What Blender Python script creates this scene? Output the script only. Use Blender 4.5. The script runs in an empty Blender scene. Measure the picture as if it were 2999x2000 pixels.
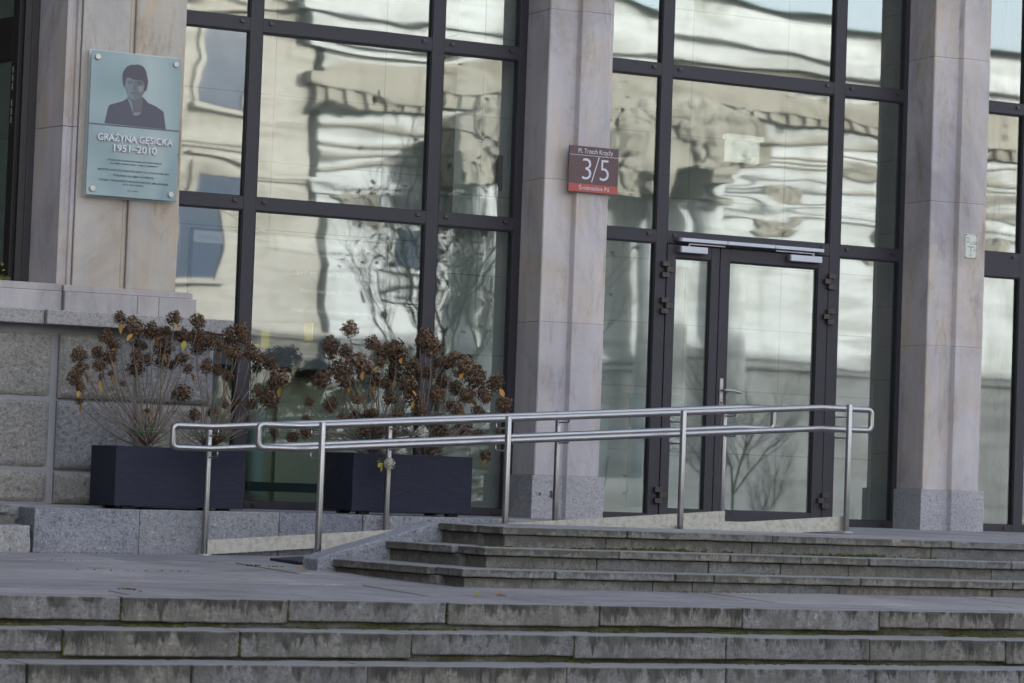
import bpy, bmesh, math, random
from mathutils import Vector, Matrix, noise
random.seed(7)
S = bpy.context.scene
COL = S.collection

# ---------------------------------------------------------------- camera, sky, sun, exposure
cam_d = bpy.data.cameras.new("camera"); cam = bpy.data.objects.new("camera", cam_d); COL.objects.link(cam)
R3 = ((0.8912317591, -0.0538778035, -0.4503366895), (-0.4521096532, -0.0265162289, -0.8915681414), (0.0360945024, 0.9981954077, -0.0479907804))
cam.matrix_world = Matrix([[*R3[i], (-9.13512628, -20.06191451, 0.27027033)[i]] for i in range(3)] + [[0, 0, 0, 1]])
cam_d.sensor_width = 36.0; cam_d.lens = 102.43
cam_d.clip_start = 0.1; cam_d.clip_end = 2000
cam_d.dof.use_dof = True; cam_d.dof.focus_distance = 19.3; cam_d.dof.aperture_fstop = 4.5
S.camera = cam

SUN_EL, SUN_AZ = math.radians(17), math.radians(24)      # azimuth from +Y (behind the building) towards +X
W = bpy.data.worlds.new("World"); S.world = W; W.use_nodes = True
nt = W.node_tree; nt.nodes.clear()
sky = nt.nodes.new("ShaderNodeTexSky"); sky.sky_type = 'NISHITA'; sky.sun_disc = False
sky.sun_elevation = SUN_EL; sky.sun_rotation = SUN_AZ; sky.air_density = 1.0; sky.dust_density = 3.0; sky.ozone_density = 1.0
bg = nt.nodes.new("ShaderNodeBackground"); bg.inputs[1].default_value = 0.15
out = nt.nodes.new("ShaderNodeOutputWorld")
hs_ = nt.nodes.new('ShaderNodeHueSaturation'); hs_.inputs['Saturation'].default_value = .52      # thin high cloud: a pale sky
nt.links.new(sky.outputs[0], hs_.inputs['Color']); nt.links.new(hs_.outputs[0], bg.inputs[0]); nt.links.new(bg.outputs[0], out.inputs[0])
sun_d = bpy.data.lights.new("sun", 'SUN'); sun_d.energy = 2.2; sun_d.angle = math.radians(0.5); sun_d.color = (1.0, 0.965, 0.91)
sun = bpy.data.objects.new("sun", sun_d); COL.objects.link(sun)
sd = Vector((math.sin(SUN_AZ) * math.cos(SUN_EL), math.cos(SUN_AZ) * math.cos(SUN_EL), math.sin(SUN_EL)))
sun.rotation_euler = sd.to_track_quat('Z', 'Y').to_euler(); sun.location = (0, 40, 40)
S.view_settings.view_transform = 'Standard'; S.view_settings.look = 'None'; S.view_settings.gamma = 1
S.view_settings.exposure = 2.5
S.cycles.max_bounces = 8; S.cycles.transparent_max_bounces = 12; S.cycles.glossy_bounces = 4
S.cycles.caustics_reflective = False; S.cycles.caustics_refractive = False

# ---------------------------------------------------------------- object helpers
ORG = {}
def tag(o, label=None, cat=None, group=None, kind=None):
    if label: o["label"] = label
    if cat: o["category"] = cat
    if group: o["group"] = group
    if kind: o["kind"] = kind
    return o
def thing(name, loc, label, cat, group=None):
    o = bpy.data.objects.new(name, None); COL.objects.link(o); o.location = loc; o.empty_display_size = 0.1
    ORG[o] = Vector(loc); return tag(o, label, cat, group)

class MB:
    def __init__(s): s.v = []; s.f = []
    def add(s, vs, fs):
        n = len(s.v); s.v += [tuple(p) for p in vs]; s.f += [tuple(i + n for i in f) for f in fs]; return s
    def box(s, x0, x1, y0, y1, z0, z1, fn=None):
        vs = [(x, y, z) for x in (x0, x1) for y in (y0, y1) for z in (z0, z1)]
        if fn: vs = [fn(*p) for p in vs]
        return s.add(vs, [(0, 1, 3, 2), (4, 6, 7, 5), (0, 4, 5, 1), (2, 3, 7, 6), (0, 2, 6, 4), (1, 5, 7, 3)])
    def prism(s, pts, z0, z1):              # plan polygon (ccw) between two heights
        n = len(pts)
        vs = [(x, y, z0) for x, y in pts] + [(x, y, z1) for x, y in pts]
        fs = [tuple(range(n - 1, -1, -1)), tuple(range(n, 2 * n))] + [(i, (i + 1) % n, n + (i + 1) % n, n + i) for i in range(n)]
        return s.add(vs, fs)
    def plate(s, pts, y0, y1):              # outline in X,Z extruded along Y
        n = len(pts)
        vs = [(x, y0, z) for x, z in pts] + [(x, y1, z) for x, z in pts]
        fs = [tuple(range(n)), tuple(range(2 * n - 1, n - 1, -1))] + [((i + 1) % n, i, n + i, n + (i + 1) % n) for i in range(n)]
        return s.add(vs, fs)
    def tube(s, path, r, seg=8, caps=True, taper=None, sq=None):
        path = [Vector(p) for p in path]; n = len(path); ring = []
        up = None; base = len(s.v); vs = []; fs = []
        for i, p in enumerate(path):
            t = (path[min(i + 1, n - 1)] - path[max(i - 1, 0)]).normalized()
            if up is None:
                up = Vector((0, 0, 1)) if abs(t.z) < .9 else Vector((0, 1, 0))
            a = (up - t * up.dot(t)).normalized(); b = t.cross(a); up = a
            rr = r if taper is None else r * (1 - (1 - taper) * i / (n - 1))
            for k in range(seg):
                an = 2 * math.pi * k / seg
                vs.append(p + a * math.cos(an) * rr + b * math.sin(an) * rr)
        for i in range(n - 1):
            for k in range(seg):
                k2 = (k + 1) % seg
                fs.append((i * seg + k, i * seg + k2, (i + 1) * seg + k2, (i + 1) * seg + k))
        if caps: fs.append(tuple(range(seg - 1, -1, -1))); fs.append(tuple((n - 1) * seg + k for k in range(seg)))
        return s.add(vs, fs)
    def blob(s, c, r, sq=(1, 1, 1), seg=7, rings=4, jit=.2):
        vs = []; fs = []
        for i in range(rings + 1):
            th = math.pi * i / rings
            for k in range(seg):
                a = 2 * math.pi * k / seg; j = 1 + random.uniform(-jit, jit)
                vs.append((c[0] + r * sq[0] * j * math.sin(th) * math.cos(a), c[1] + r * sq[1] * j * math.sin(th) * math.sin(a), c[2] + r * sq[2] * j * math.cos(th)))
        for i in range(rings):
            for k in range(seg):
                k2 = (k + 1) % seg; fs.append((i * seg + k, (i + 1) * seg + k, (i + 1) * seg + k2, i * seg + k2))
        return s.add(vs, fs)
    def build(s, name, mat, parent=None, smooth=False, bevel=0, seg=2, loc=None, label=None, recalc=True):
        o0 = ORG.get(parent, Vector((0, 0, 0))) if parent else Vector(loc or (0, 0, 0))
        me = bpy.data.meshes.new(name)
        me.from_pydata([(p[0] - o0.x, p[1] - o0.y, p[2] - o0.z) for p in s.v], [], s.f)
        if recalc:
            bm = bmesh.new(); bm.from_mesh(me); bmesh.ops.recalc_face_normals(bm, faces=bm.faces); bm.to_mesh(me); bm.free()
        if smooth:
            for p in me.polygons: p.use_smooth = True
        if mat: me.materials.append(mat)
        o = bpy.data.objects.new(name, me); COL.objects.link(o)
        if parent: o.parent = parent
        else: o.location = o0
        ORG[o] = o0
        if bevel:
            b = o.modifiers.new("bevel", 'BEVEL'); b.width = bevel; b.segments = seg; b.limit_method = 'ANGLE'; b.angle_limit = math.radians(50)
        if label: o["label"] = label
        return o

def stone(m, x0, x1, y0, y1, z0, z1, amp=.004, cell=.06, fn=None, seed=0.0, fr=6.0):
    """one block of stone: a subdivided box whose faces wander a little"""
    nx = max(1, int((x1 - x0) / cell)); ny = max(1, min(8, int((y1 - y0) / cell))); nz = max(1, int(abs(z1 - z0) / cell))
    idx = {}; vs = []; fs = []
    def vid(i, j, k):
        if (i, j, k) not in idx:
            p = Vector((x0 + (x1 - x0) * i / nx, y0 + (y1 - y0) * j / ny, z0 + (z1 - z0) * k / nz))
            if amp:
                q = p * fr + Vector((seed, seed * .7, seed * 1.3)); d = noise.noise_vector(q) * amp + noise.noise_vector(q * 3.1) * amp * .5
                p = p + Vector((d.x, d.y, d.z * .5))
            idx[(i, j, k)] = len(vs); vs.append(fn(*p) if fn else tuple(p))
        return idx[(i, j, k)]
    for i in range(nx):
        for k in range(nz):
            fs.append((vid(i, 0, k), vid(i + 1, 0, k), vid(i + 1, 0, k + 1), vid(i, 0, k + 1)))
            fs.append((vid(i, ny, k), vid(i, ny, k + 1), vid(i + 1, ny, k + 1), vid(i + 1, ny, k)))
    for i in range(nx):
        for j in range(ny):
            fs.append((vid(i, j, nz), vid(i + 1, j, nz), vid(i + 1, j + 1, nz), vid(i, j + 1, nz)))
            fs.append((vid(i, j, 0), vid(i, j + 1, 0), vid(i + 1, j + 1, 0), vid(i + 1, j, 0)))
    for j in range(ny):
        for k in range(nz):
            fs.append((vid(0, j, k), vid(0, j, k + 1), vid(0, j + 1, k + 1), vid(0, j + 1, k)))
            fs.append((vid(nx, j, k), vid(nx, j + 1, k), vid(nx, j + 1, k + 1), vid(nx, j, k + 1)))
    m.add(vs, fs)

# ---------------------------------------------------------------- materials
class NT:
    def __init__(s, name):
        s.m = bpy.data.materials.new(name); s.m.use_nodes = True; s.t = s.m.node_tree; s.b = s.t.nodes["Principled BSDF"]
        s.tc = s.t.nodes.new("ShaderNodeTexCoord")
    def n(s, typ, **kw):
        o = s.t.nodes.new(typ)
        for k, v in kw.items():
            if k.startswith("i_"):
                key = k[2:]; key = int(key) if key.isdigit() else key.replace("_", " ")
                o.inputs[key].default_value = v
            else: setattr(o, k, v)
        return o
    def l(s, a, b): s.t.links.new(a, b)
    def vec(s, scale=(1, 1, 1), src="Object", loc=(0, 0, 0)):
        mp = s.n("ShaderNodeMapping"); mp.inputs["Scale"].default_value = scale; mp.inputs["Location"].default_value = loc
        s.l(s.tc.outputs[src], mp.inputs[0]); return mp.outputs[0]
    def noise(s, scale, detail=4, rough=.6, vec=None, dist=0):
        o = s.n("ShaderNodeTexNoise"); o.inputs["Scale"].default_value = scale; o.inputs["Detail"].default_value = detail
        o.inputs["Roughness"].default_value = rough; o.inputs["Distortion"].default_value = dist
        s.l(vec if vec else s.tc.outputs["Object"], o.inputs["Vector"]); return o.outputs["Fac"]
    def ramp(s, fac, stops):
        r = s.n("ShaderNodeValToRGB"); e = r.color_ramp.elements
        while len(e) < len(stops): e.new(.5)
        for i, (p, c) in enumerate(stops):
            e[i].position = p; e[i].color = (*c, 1) if len(c) == 3 else c
        s.l(fac, r.inputs[0]); return r.outputs[0]
    def mix(s, a, b, fac, mode='MIX'):
        m = s.n("ShaderNodeMix", data_type='RGBA', blend_type=mode)
        for sock, v in ((m.inputs[0], fac), (m.inputs[6], a), (m.inputs[7], b)):
            if isinstance(v, (int, float)): sock.default_value = v
            elif isinstance(v, tuple): sock.default_value = (*v, 1)
            else: s.l(v, sock)
        return m.outputs[2]
    def math(s, op, a, b=0.0, c=0.0):
        m = s.n("ShaderNodeMath", operation=op)
        for i, v in enumerate((a, b, c)):
            if isinstance(v, (int, float)): m.inputs[i].default_value = v
            else: s.l(v, m.inputs[i])
        return m.outputs[0]
    def bump(s, h, strength=.3, dist=.01):
        b = s.n("ShaderNodeBump"); b.inputs["Strength"].default_value = strength; b.inputs["Distance"].default_value = dist
        s.l(h, b.inputs["Height"]); s.l(b.outputs[0], s.b.inputs["Normal"]); return b.outputs[0]
    def island(s): return s.n("ShaderNodeNewGeometry").outputs["Random Per Island"]
    def done(s, col=None, rough=.8, metal=0, spec=None):
        if col is not None:
            if isinstance(col, tuple): s.b.inputs["Base Color"].default_value = (*col, 1)
            else: s.l(col, s.b.inputs["Base Color"])
        if isinstance(rough, (int, float)): s.b.inputs["Roughness"].default_value = rough
        else: s.l(rough, s.b.inputs["Roughness"])
        s.b.inputs["Metallic"].default_value = metal
        if spec is not None: s.b.inputs["Specular IOR Level"].default_value = spec
        return s.m

def g(v, w=0.0): return (v + w, v, v - w)
def sandstone(name, c1, c2, warm, wf=.45):
    t = NT(name); v = t.vec((1.0, 1.0, .30))
    base = t.mix(c1, c2, t.ramp(t.noise(2.2, 5, .6, v, .6), [(.35, (0, 0, 0)), (.68, (1, 1, 1))]))
    st = t.ramp(t.noise(1.6, 6, .65, t.vec((1.6, 1.6, .5), loc=(3, 1, 2)), 1.2), [(wf, (0, 0, 0)), (wf + .22, (1, 1, 1))])
    base = t.mix(base, warm, t.math('MULTIPLY', st, .75))
    streak = t.ramp(t.noise(9, 4, .6, t.vec((1, 1, .12))), [(.4, (.93, .93, .93)), (.62, (1.03, 1.03, 1.03))])
    base = t.mix(base, streak, .8, 'MULTIPLY')
    isl = t.ramp(t.island(), [(0, (.84, .85, .89)), (.4, (1.0, .99, 1.0)), (.7, (.93, .90, .87)), (1, (1.09, 1.06, 1.02))]); base = t.mix(base, isl, .9, 'MULTIPLY')
    mott = t.ramp(t.noise(.9, 7, .7, t.vec((1, 1, .7), loc=(7, 2, 5)), .8), [(.34, (.70, .70, .74)), (.5, (1.02, 1.01, 1.0)), (.66, (1.16, 1.13, 1.08))]); base = t.mix(base, mott, .9, 'MULTIPLY')
    soot = t.ramp(t.noise(3.3, 6, .75, t.vec((1.5, 1.5, .4), loc=(1, 8, 5)), .5), [(.53, (1, 1, 1)), (.68, (.68, .63, .56))]); base = t.mix(base, soot, .85, 'MULTIPLY')
    pit = t.ramp(t.noise(22, 3, .7), [(.24, (.6, .57, .55)), (.3, (1, 1, 1))]); base = t.mix(base, pit, .5, 'MULTIPLY')
    fine = t.noise(160, 3, .6); base = t.mix(base, t.ramp(fine, [(.3, (.88, .88, .88)), (.7, (1.08, 1.08, 1.08))]), .7, 'MULTIPLY')
    t.bump(t.math('ADD', t.math('MULTIPLY', fine, .25), t.noise(18, 5, .6)), .35, .004)
    return t.done(base, .88)
M = {}
M['sand'] = sandstone("sandstone", (.51, .47, .478), (.43, .392, .405), (.47, .385, .295), .44)
M['sand_warm'] = sandstone("warm sandstone", (.49, .445, .39), (.44, .405, .37), (.49, .37, .25), .46)
M['sand_pale'] = sandstone("pale band stone", (.43, .40, .40), (.38, .345, .345), (.41, .35, .31), .55)

def granite(name, a, b, c, speck=55, stain=0.0, rough_bump=.3, bdist=.006, warm=None, gen=False, moss=False):
    t = NT(name)
    n1 = t.noise(speck, 3, .75); n2 = t.noise(speck * 2.4, 2, .7, t.vec(loc=(5, 5, 5)))
    col = t.ramp(n1, [(.30, a), (.47, b), (.60, b), (.72, c)])
    col = t.mix(col, t.ramp(n2, [(.34, (.62, .62, .66)), (.5, (1, 1, 1)), (.68, (1.22, 1.2, 1.17))]), .8, 'MULTIPLY')
    big = t.ramp(t.noise(2.0, 5, .6), [(.3, (.74, .74, .76)), (.7, (1.12, 1.10, 1.06))]); col = t.mix(col, big, .85, 'MULTIPLY')
    isl = t.ramp(t.island(), [(0, (.80, .82, .92)), (.35, (1.06, 1.07, 1.14)), (.6, (.93, .91, .87)), (1, (1.10, 1.06, .99))]); col = t.mix(col, isl, .9, 'MULTIPLY')
    if stain:
        z = t.n("ShaderNodeSeparateXYZ"); t.l(t.tc.outputs["Generated"], z.inputs[0])
        ofs = t.n("ShaderNodeVectorMath", operation='ADD'); cmb = t.n("ShaderNodeCombineXYZ"); ii = t.island()
        t.l(t.math('MULTIPLY', ii, 37.0), cmb.inputs[0]); t.l(t.math('MULTIPLY', ii, 11.0), cmb.inputs[2]); t.l(t.vec((2.2, 2.2, .5)), ofs.inputs[0]); t.l(cmb.outputs[0], ofs.inputs[1])
        drip = t.noise(4.6, 6, .72, ofs.outputs[0], .5)
        top = t.math('ADD', t.math('MULTIPLY', t.math('POWER', z.outputs[2], 2.0), .30), t.math('MULTIPLY', t.math('SUBTRACT', ii, .5), .10))
        s = t.math('ADD', drip, top)
        f = t.ramp(s, [(.60, (0, 0, 0)), (.70, (1, 1, 1))])
        col = t.mix(col, (.032, .029, .024), t.math('MULTIPLY', f, stain))
        f2 = t.ramp(t.noise(2.6, 7, .75, ofs.outputs[0], 1.0), [(.44, (0, 0, 0)), (.60, (1, 1, 1))])
        col = t.mix(col, (.10, .092, .078), t.math('MULTIPLY', f2, stain * .8))
    if stain:      # up-facing faces are mixed paler than the upright ones
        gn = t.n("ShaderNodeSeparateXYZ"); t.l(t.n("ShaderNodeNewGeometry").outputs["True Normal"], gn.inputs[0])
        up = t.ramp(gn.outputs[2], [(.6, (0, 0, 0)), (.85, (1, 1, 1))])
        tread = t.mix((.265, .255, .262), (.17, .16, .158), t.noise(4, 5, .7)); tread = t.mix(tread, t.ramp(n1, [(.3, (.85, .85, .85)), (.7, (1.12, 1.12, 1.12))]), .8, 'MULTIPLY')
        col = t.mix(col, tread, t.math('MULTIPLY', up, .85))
    t.bump(t.math('ADD', t.math('MULTIPLY', n1, .6), t.noise(14, 5, .6)), rough_bump, bdist)
    return t.done(col, .86)
M['granite'] = granite("speckled granite", (.21, .195, .19), (.36, .338, .33), (.45, .43, .41), 44, 0, .35)
M['granite_rough'] = granite("rusticated granite", (.13, .125, .12), (.28, .265, .25), (.44, .42, .39), 36, 0, .8, .009)
M['kerb'] = granite("blue grey granite", (.14, .137, .145), (.26, .255, .265), (.39, .38, .39), 26, 0, 1.0, .02)
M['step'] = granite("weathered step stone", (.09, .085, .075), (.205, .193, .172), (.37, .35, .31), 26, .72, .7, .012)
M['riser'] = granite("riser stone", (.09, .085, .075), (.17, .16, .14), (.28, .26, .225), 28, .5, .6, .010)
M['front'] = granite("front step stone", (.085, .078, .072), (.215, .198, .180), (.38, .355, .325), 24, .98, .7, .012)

def paving(name, base, dark):
    t = NT(name)
    col = t.mix(base, dark, t.ramp(t.noise(1.7, 6, .65, t.vec((1, .6, 1)), .8), [(.35, (0, 0, 0)), (.7, (1, 1, 1))]))
    col = t.mix(col, t.ramp(t.noise(60, 3, .7), [(.3, (.85, .85, .86)), (.7, (1.12, 1.11, 1.1))]), .7, 'MULTIPLY')
    col = t.mix(col, t.ramp(t.island(), [(0, (.82, .83, .87)), (1, (1.12, 1.08, 1.05))]), 1, 'MULTIPLY')
    blot = t.ramp(t.noise(.8, 7, .72, None, .8), [(.34, (.66, .65, .64)), (.5, (.96, .96, .96)), (.68, (1.14, 1.13, 1.12))]); col = t.mix(col, blot, .9, 'MULTIPLY')
    grime = t.ramp(t.noise(5, 6, .75, t.vec(loc=(3, 9, 1))), [(.54, (1, 1, 1)), (.70, (.62, .60, .55))]); col = t.mix(col, grime, .7, 'MULTIPLY')
    t.bump(t.math('ADD', t.noise(30, 4, .6), t.math('MULTIPLY', t.noise(4, 4, .6), 1.5)), .5, .006)
    return t.done(col, t.ramp(t.noise(3, 3), [(.3, (.5, .5, .5)), (.7, (.75, .75, .75))]), 0, .4)
M['paving'] = paving("stone paving", (.275, .262, .275), (.215, .202, .205))
M['mortar'] = NT("mortar").done((.13, .125, .115), .95); M['joint'] = NT("pale joint mortar").done((.40, .38, .37), .95)
def flat(name, col, rough=.5, metal=0, nz=0, spec=None, bumpd=0, bs=80):
    t = NT(name); c = col
    if nz: c = t.mix(col, tuple(min(1, x * (1 + nz)) for x in col), t.noise(6, 5, .6))
    if bumpd: t.bump(t.noise(bs, 3, .6), .4, bumpd)
    return t.done(c, rough, metal, spec)
M['frame'] = flat("dark grey violet powder coat", (.030, .025, .032), .5, 0, .18, .35, .0006, 300)
M['frame_dark'] = flat("brown black paint", (.018, .015, .016), .5)
M['gasket'] = flat("black rubber", (.006, .006, .006), .7)
M['hinge'] = flat("dark bronze hinge", (.05, .038, .036), .35, .3)
M['alu'] = flat("silver closer paint", (.46, .46, .50), .42, .25, .06)
M['blackplastic'] = flat("black plastic", (.01, .01, .012), .5)
t = NT("brushed stainless steel")
nn = t.noise(7, 3, .6); fine = t.noise(220, 2, .6, t.vec((.06, .06, 1)))
t.bump(fine, .05, .0006)
M['steel'] = t.done(t.mix((.32, .305, .31), (.41, .395, .39), nn), t.ramp(nn, [(.3, (.30, .30, .30)), (.7, (.42, .42, .42))]), 1.0)
t = NT("dull stained steel plate")
sp = t.ramp(t.noise(26, 5, .75), [(.45, (0, 0, 0)), (.62, (1, 1, 1))])
M['steel_dull'] = t.done(t.mix((.47, .44, .39), (.36, .33, .27), sp), t.mix((.45, .45, .45), (.65, .65, .65), sp), .35)
t = NT("anthracite slate effect")
w = t.noise(9, 6, .62, t.vec((1, 1, 2.2)), 1.6); t.bump(w, .5, .007)
M['planter'] = t.done(t.mix((.0135, .0145, .027), (.022, .024, .042), w), .6, 0, .25)
M['soil'] = flat("dark soil", (.03, .022, .016), .95, 0, .5, None, .01, 40)
def leafy(name, c1, c2, rough=.75, trans=False):
    t = NT(name); oi = t.n("ShaderNodeObjectInfo").outputs["Random"]
    isl = t.island(); f = t.math('ADD', t.math('MULTIPLY', isl, .75), t.math('MULTIPLY', oi, .25))
    return t.done(t.mix(c1, c2, f), rough, 0, .3)
M['petal'] = leafy("dry brown petals", (.026, .0135, .0075), (.23, .137, .082))
M['petal_pale'] = leafy("faded cream petals", (.48, .46, .34), (.80, .78, .66))
M['leaf_dry'] = leafy("orange dry leaf", (.30, .115, .025), (.42, .24, .05), .6)
M['leaf_green'] = leafy("yellow green leaf", (.22, .23, .04), (.42, .34, .05), .6)
t = NT("twig bark"); M['twig'] = t.done(t.mix((.10, .07, .05), (.25, .20, .16), t.noise(25, 4)), .85)
t = NT("dark bark"); M['bark'] = t.done(t.mix((.035, .028, .02), (.07, .06, .045), t.noise(12, 4)), .9)
M['leaf_dark'] = leafy("dark green leaves", (.03, .045, .015), (.12, .12, .04))
M['moss'] = leafy("moss green", (.03, .036, .008), (.095, .105, .018), .95)
M['wire'] = flat("green plastic wire", (.02, .16, .07), .45)

def glass(name, fac, tint=(.72, .80, .80), wav=.0016, sx=.45, sz=1.15, loc=(0, 0, 0)):
    m = bpy.data.materials.new(name); m.use_nodes = True; t = m.node_tree; t.nodes.clear()
    tc = t.nodes.new("ShaderNodeTexCoord"); mp = t.nodes.new("ShaderNodeMapping"); mp.inputs["Scale"].default_value = (sx, 1, sz); mp.inputs["Location"].default_value = loc
    nz = t.nodes.new("ShaderNodeTexNoise"); nz.inputs["Scale"].default_value = 1.0; nz.inputs["Detail"].default_value = 1.8; nz.inputs["Roughness"].default_value = .42; nz.inputs["Distortion"].default_value = .25
    bp = t.nodes.new("ShaderNodeBump"); bp.inputs["Strength"].default_value = 1; bp.inputs["Distance"].default_value = wav
    tr = t.nodes.new("ShaderNodeBsdfTransparent"); tr.inputs[0].default_value = (*tint, 1)
    gl = t.nodes.new("ShaderNodeBsdfGlossy"); gl.inputs["Roughness"].default_value = 0.017; gl.inputs["Color"].default_value = (.94, .99, .985, 1)
    lw = t.nodes.new("ShaderNodeLayerWeight"); lw.inputs[0].default_value = .25
    ma = t.nodes.new("ShaderNodeMath"); ma.operation = 'MULTIPLY_ADD'; ma.inputs[1].default_value = .5; ma.inputs[2].default_value = fac
    mx = t.nodes.new("ShaderNodeMixShader"); o = t.nodes.new("ShaderNodeOutputMaterial")
    L = t.links.new
    L(tc.outputs["Object"], mp.inputs[0]); L(mp.outputs[0], nz.inputs["Vector"]); L(nz.outputs["Fac"], bp.inputs["Height"])
    L(bp.outputs[0], gl.inputs["Normal"]); L(lw.outputs["Fresnel"], ma.inputs[0]); L(ma.outputs[0], mx.inputs[0])
    L(tr.outputs[0], mx.inputs[1]); L(gl.outputs[0], mx.inputs[2]); L(mx.outputs[0], o.inputs[0]); return m
M['glass_a'] = glass("coated window glass", .25, wav=.0030, sx=.55, sz=1.7, loc=(0, 0, 0))
M['glass_b'] = glass("coated door glass", .25, wav=.0008, loc=(4, 0, 7))
M['glass_c'] = glass("window glass upper", .25, wav=.0034, sx=.5, sz=1.6, loc=(11, 0, 3))
M['glass_in'] = glass("inner side glass", .06, wav=0.0)

t = NT("mossy bedding mortar")
mo = t.ramp(t.noise(1.3, 6, .75, t.vec((1, 1, 3)), .4), [(.40, (.15, .142, .125)), (.52, (.075, .072, .035)), (.66, (.042, .043, .014))])
M['bed'] = t.done(t.mix(mo, t.ramp(t.noise(40, 3, .7), [(.3, (.6, .6, .6)), (.7, (1.3, 1.3, 1.3))]), .8, 'MULTIPLY'), .95)
t.bump(t.noise(40, 4, .7), 1.0, .01)

# ================================================================ setting: ground, landing, platform, ramp
def zland(x, y): return -.25764 + .01073 * x + .02425 * y + .002445 * x * y
def zplat(x, y): return (min(0, y) / -3.95) * (-.012 - .003 * max(-1.2, min(x, 4)))

m = MB(); m.box(-160, 160, -260, -8.0, -1.5, -1.30)
tag(m.build("street", M['paving']), kind="structure")
m = MB(); m.box(-160, 160, -8.0, 60, -1.6, -1.05)
tag(m.build("ground", M['mortar']), kind="structure")

# landing of large slabs with open joints
m = MB(); ys = [-1.36, -2.28, -3.38, -4.45, -5.40, -6.0]
rj = random.Random(3)
for r in range(len(ys) - 1):
    x = -9.3 + r * .43
    while x < 9.5:
        wd = rj.uniform(.85, 1.5); dz = rj.uniform(-.003, .003); tx = rj.uniform(-.002, .002)
        y1 = ys[r]; y0 = ys[r + 1]
        stone(m, x + .003, x + wd - .003, y0 + (.003 if r < len(ys) - 2 else .25), y1 - .003, -.12, 0, .0012, .22,
              lambda a, b, c, dz=dz, tx=tx, x=x: (a, b, zland(a, b) + c + dz + tx * (a - x)), r + x)
        x += wd
tag(m.build("landing", M['paving'], bevel=.004), kind="structure")
m = MB(); m.add([(x, y, zland(x, y) - .014) for x in (-9.5, -3, 3, 9.6) for y in (-5.8, -1.36)], [(0, 2, 3, 1), (2, 4, 5, 3), (4, 6, 7, 5)])
m.add([(x, y, zland(x, y) - .3) for x in (-9.5, -3, 3, 9.6) for y in (-5.8, -1.36)], [(0, 2, 3, 1), (2, 4, 5, 3), (4, 6, 7, 5)])
tag(m.build("landing_bed", M['mortar']), kind="structure")

# platform in front of the doors
m = MB()
def slabs(x0, x1, y0, y1, row, sd, wmin=.8, wmax=1.3, th=.1):
    rr = random.Random(sd); x = x0
    while x < x1 - .02:
        wd = min(rr.uniform(wmin, wmax), x1 - x)
        if x1 - x - wd < .3: wd = x1 - x
        stone(m, x + .002, x + wd - .002, y0 + .002, y1 - .002, -th, 0, .0008, .25, lambda a, b, c: (a, b, zplat(a, b) + c), sd + x)
        x += wd
slabs(-9, 2.27, -1.0, -.02, 0, 1); slabs(2.27, 9.5, -1.0, -.02, 0, 2)
slabs(2.27, 9.5, -1.95, -1.0, 0, 3); slabs(2.27, 9.5, -2.87, -1.95, 0, 4); slabs(-.72, 9.5, -3.6, -2.87, 0, 5, .8, 1.3, .12)
tag(m.build("platform", M['paving'], bevel=.003), kind="structure")
m = MB(); m.box(-9, 9.5, -.99, .25, -.35, -.05); m.box(2.28, 9.5, -2.86, -.99, -.35, -.06); m.box(-.70, 9.5, -3.58, -2.872, -.35, -.07)
tag(m.build("platform_bed", M['mortar']), kind="structure")
# ramp between the two handrails
m = MB()
def zr(x): return -.318 + .0705 * (x + 1.67)
for k in range(6):
    xa = -1.95 + k * .70; xb = xa + .70
    m.add([(xa + .003, -2.86, zr(xa)), (xb - .003, -2.86, zr(xb)), (xb - .003, -1.36, zr(xb)), (xa + .003, -1.36, zr(xa)),
           (xa + .003, -2.86, -.45), (xb - .003, -2.86, -.45), (xb - .003, -1.36, -.45), (xa + .003, -1.36, -.45)],
          [(0, 1, 2, 3), (7, 6, 5, 4), (0, 4, 5, 1), (1, 5, 6, 2), (2, 6, 7, 3), (3, 7, 4, 0)])
tag(m.build("ramp", M['paving']), kind="structure")

# ================================================================ upper stairs that wrap the corner of the platform
st = thing("stone_stairs", (-1.3, -4.4, -.36), "three weathered stone steps wrapping the platform corner beside the steel ramp rails", "stairs")
LEV = [(-3.95, -1.015, -1.053, -.010, -.0035, [-.13, .95, 2.35, 3.7, 5.0, 6.4, 8.0], [-3.62]),
       (-4.25, -1.286, -1.417, -.135, -.0030, [-.35, .45, .98, 1.5, 2.63, 4.1, 5.3, 6.9, 8.2], [-3.66]),
       (-4.55, -1.574, -1.787, -.257, -.0025, [-.95, -.12, .16, 1.24, 2.42, 3.6, 4.9, 6.2, 7.7], [-3.75])]
def run(m, xs, ys_, y0, y1, zt, zb, xl, sd, gap=.004, amp=.0065):
    e = [xl] + [x for x in xs if x > xl + .15] + [9.4]
    for i in range(len(e) - 1):
        dy = random.uniform(-.004, .004)
        stone(m, e[i] + (gap if i else 0), e[i + 1] - gap, y0 + dy, y1, zb, zt, amp, .06, lambda a, b, c: (a, b, c + slope * (a + 1)), sd + i * 3.3)
def flank(m, y0, y1, xa, xb, wdt, zt, zb, cuts, sd, amp=.0065):
    # the side run follows the slanted line from (xa, y0) to (xb, -3.1)
    yy = [y0] + [c for c in cuts if y0 + .1 < c < y1 - .1] + [y1]
    for i in range(len(yy) - 1):
        stone(m, 0, wdt, yy[i] + .003, yy[i + 1] - .004, zb, zt, amp, .06,
              lambda a, b, c: (a + xa + (xb - xa) * (b - yc0) / (-3.1 - yc0), b, c), sd + i * 5.1)
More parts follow.
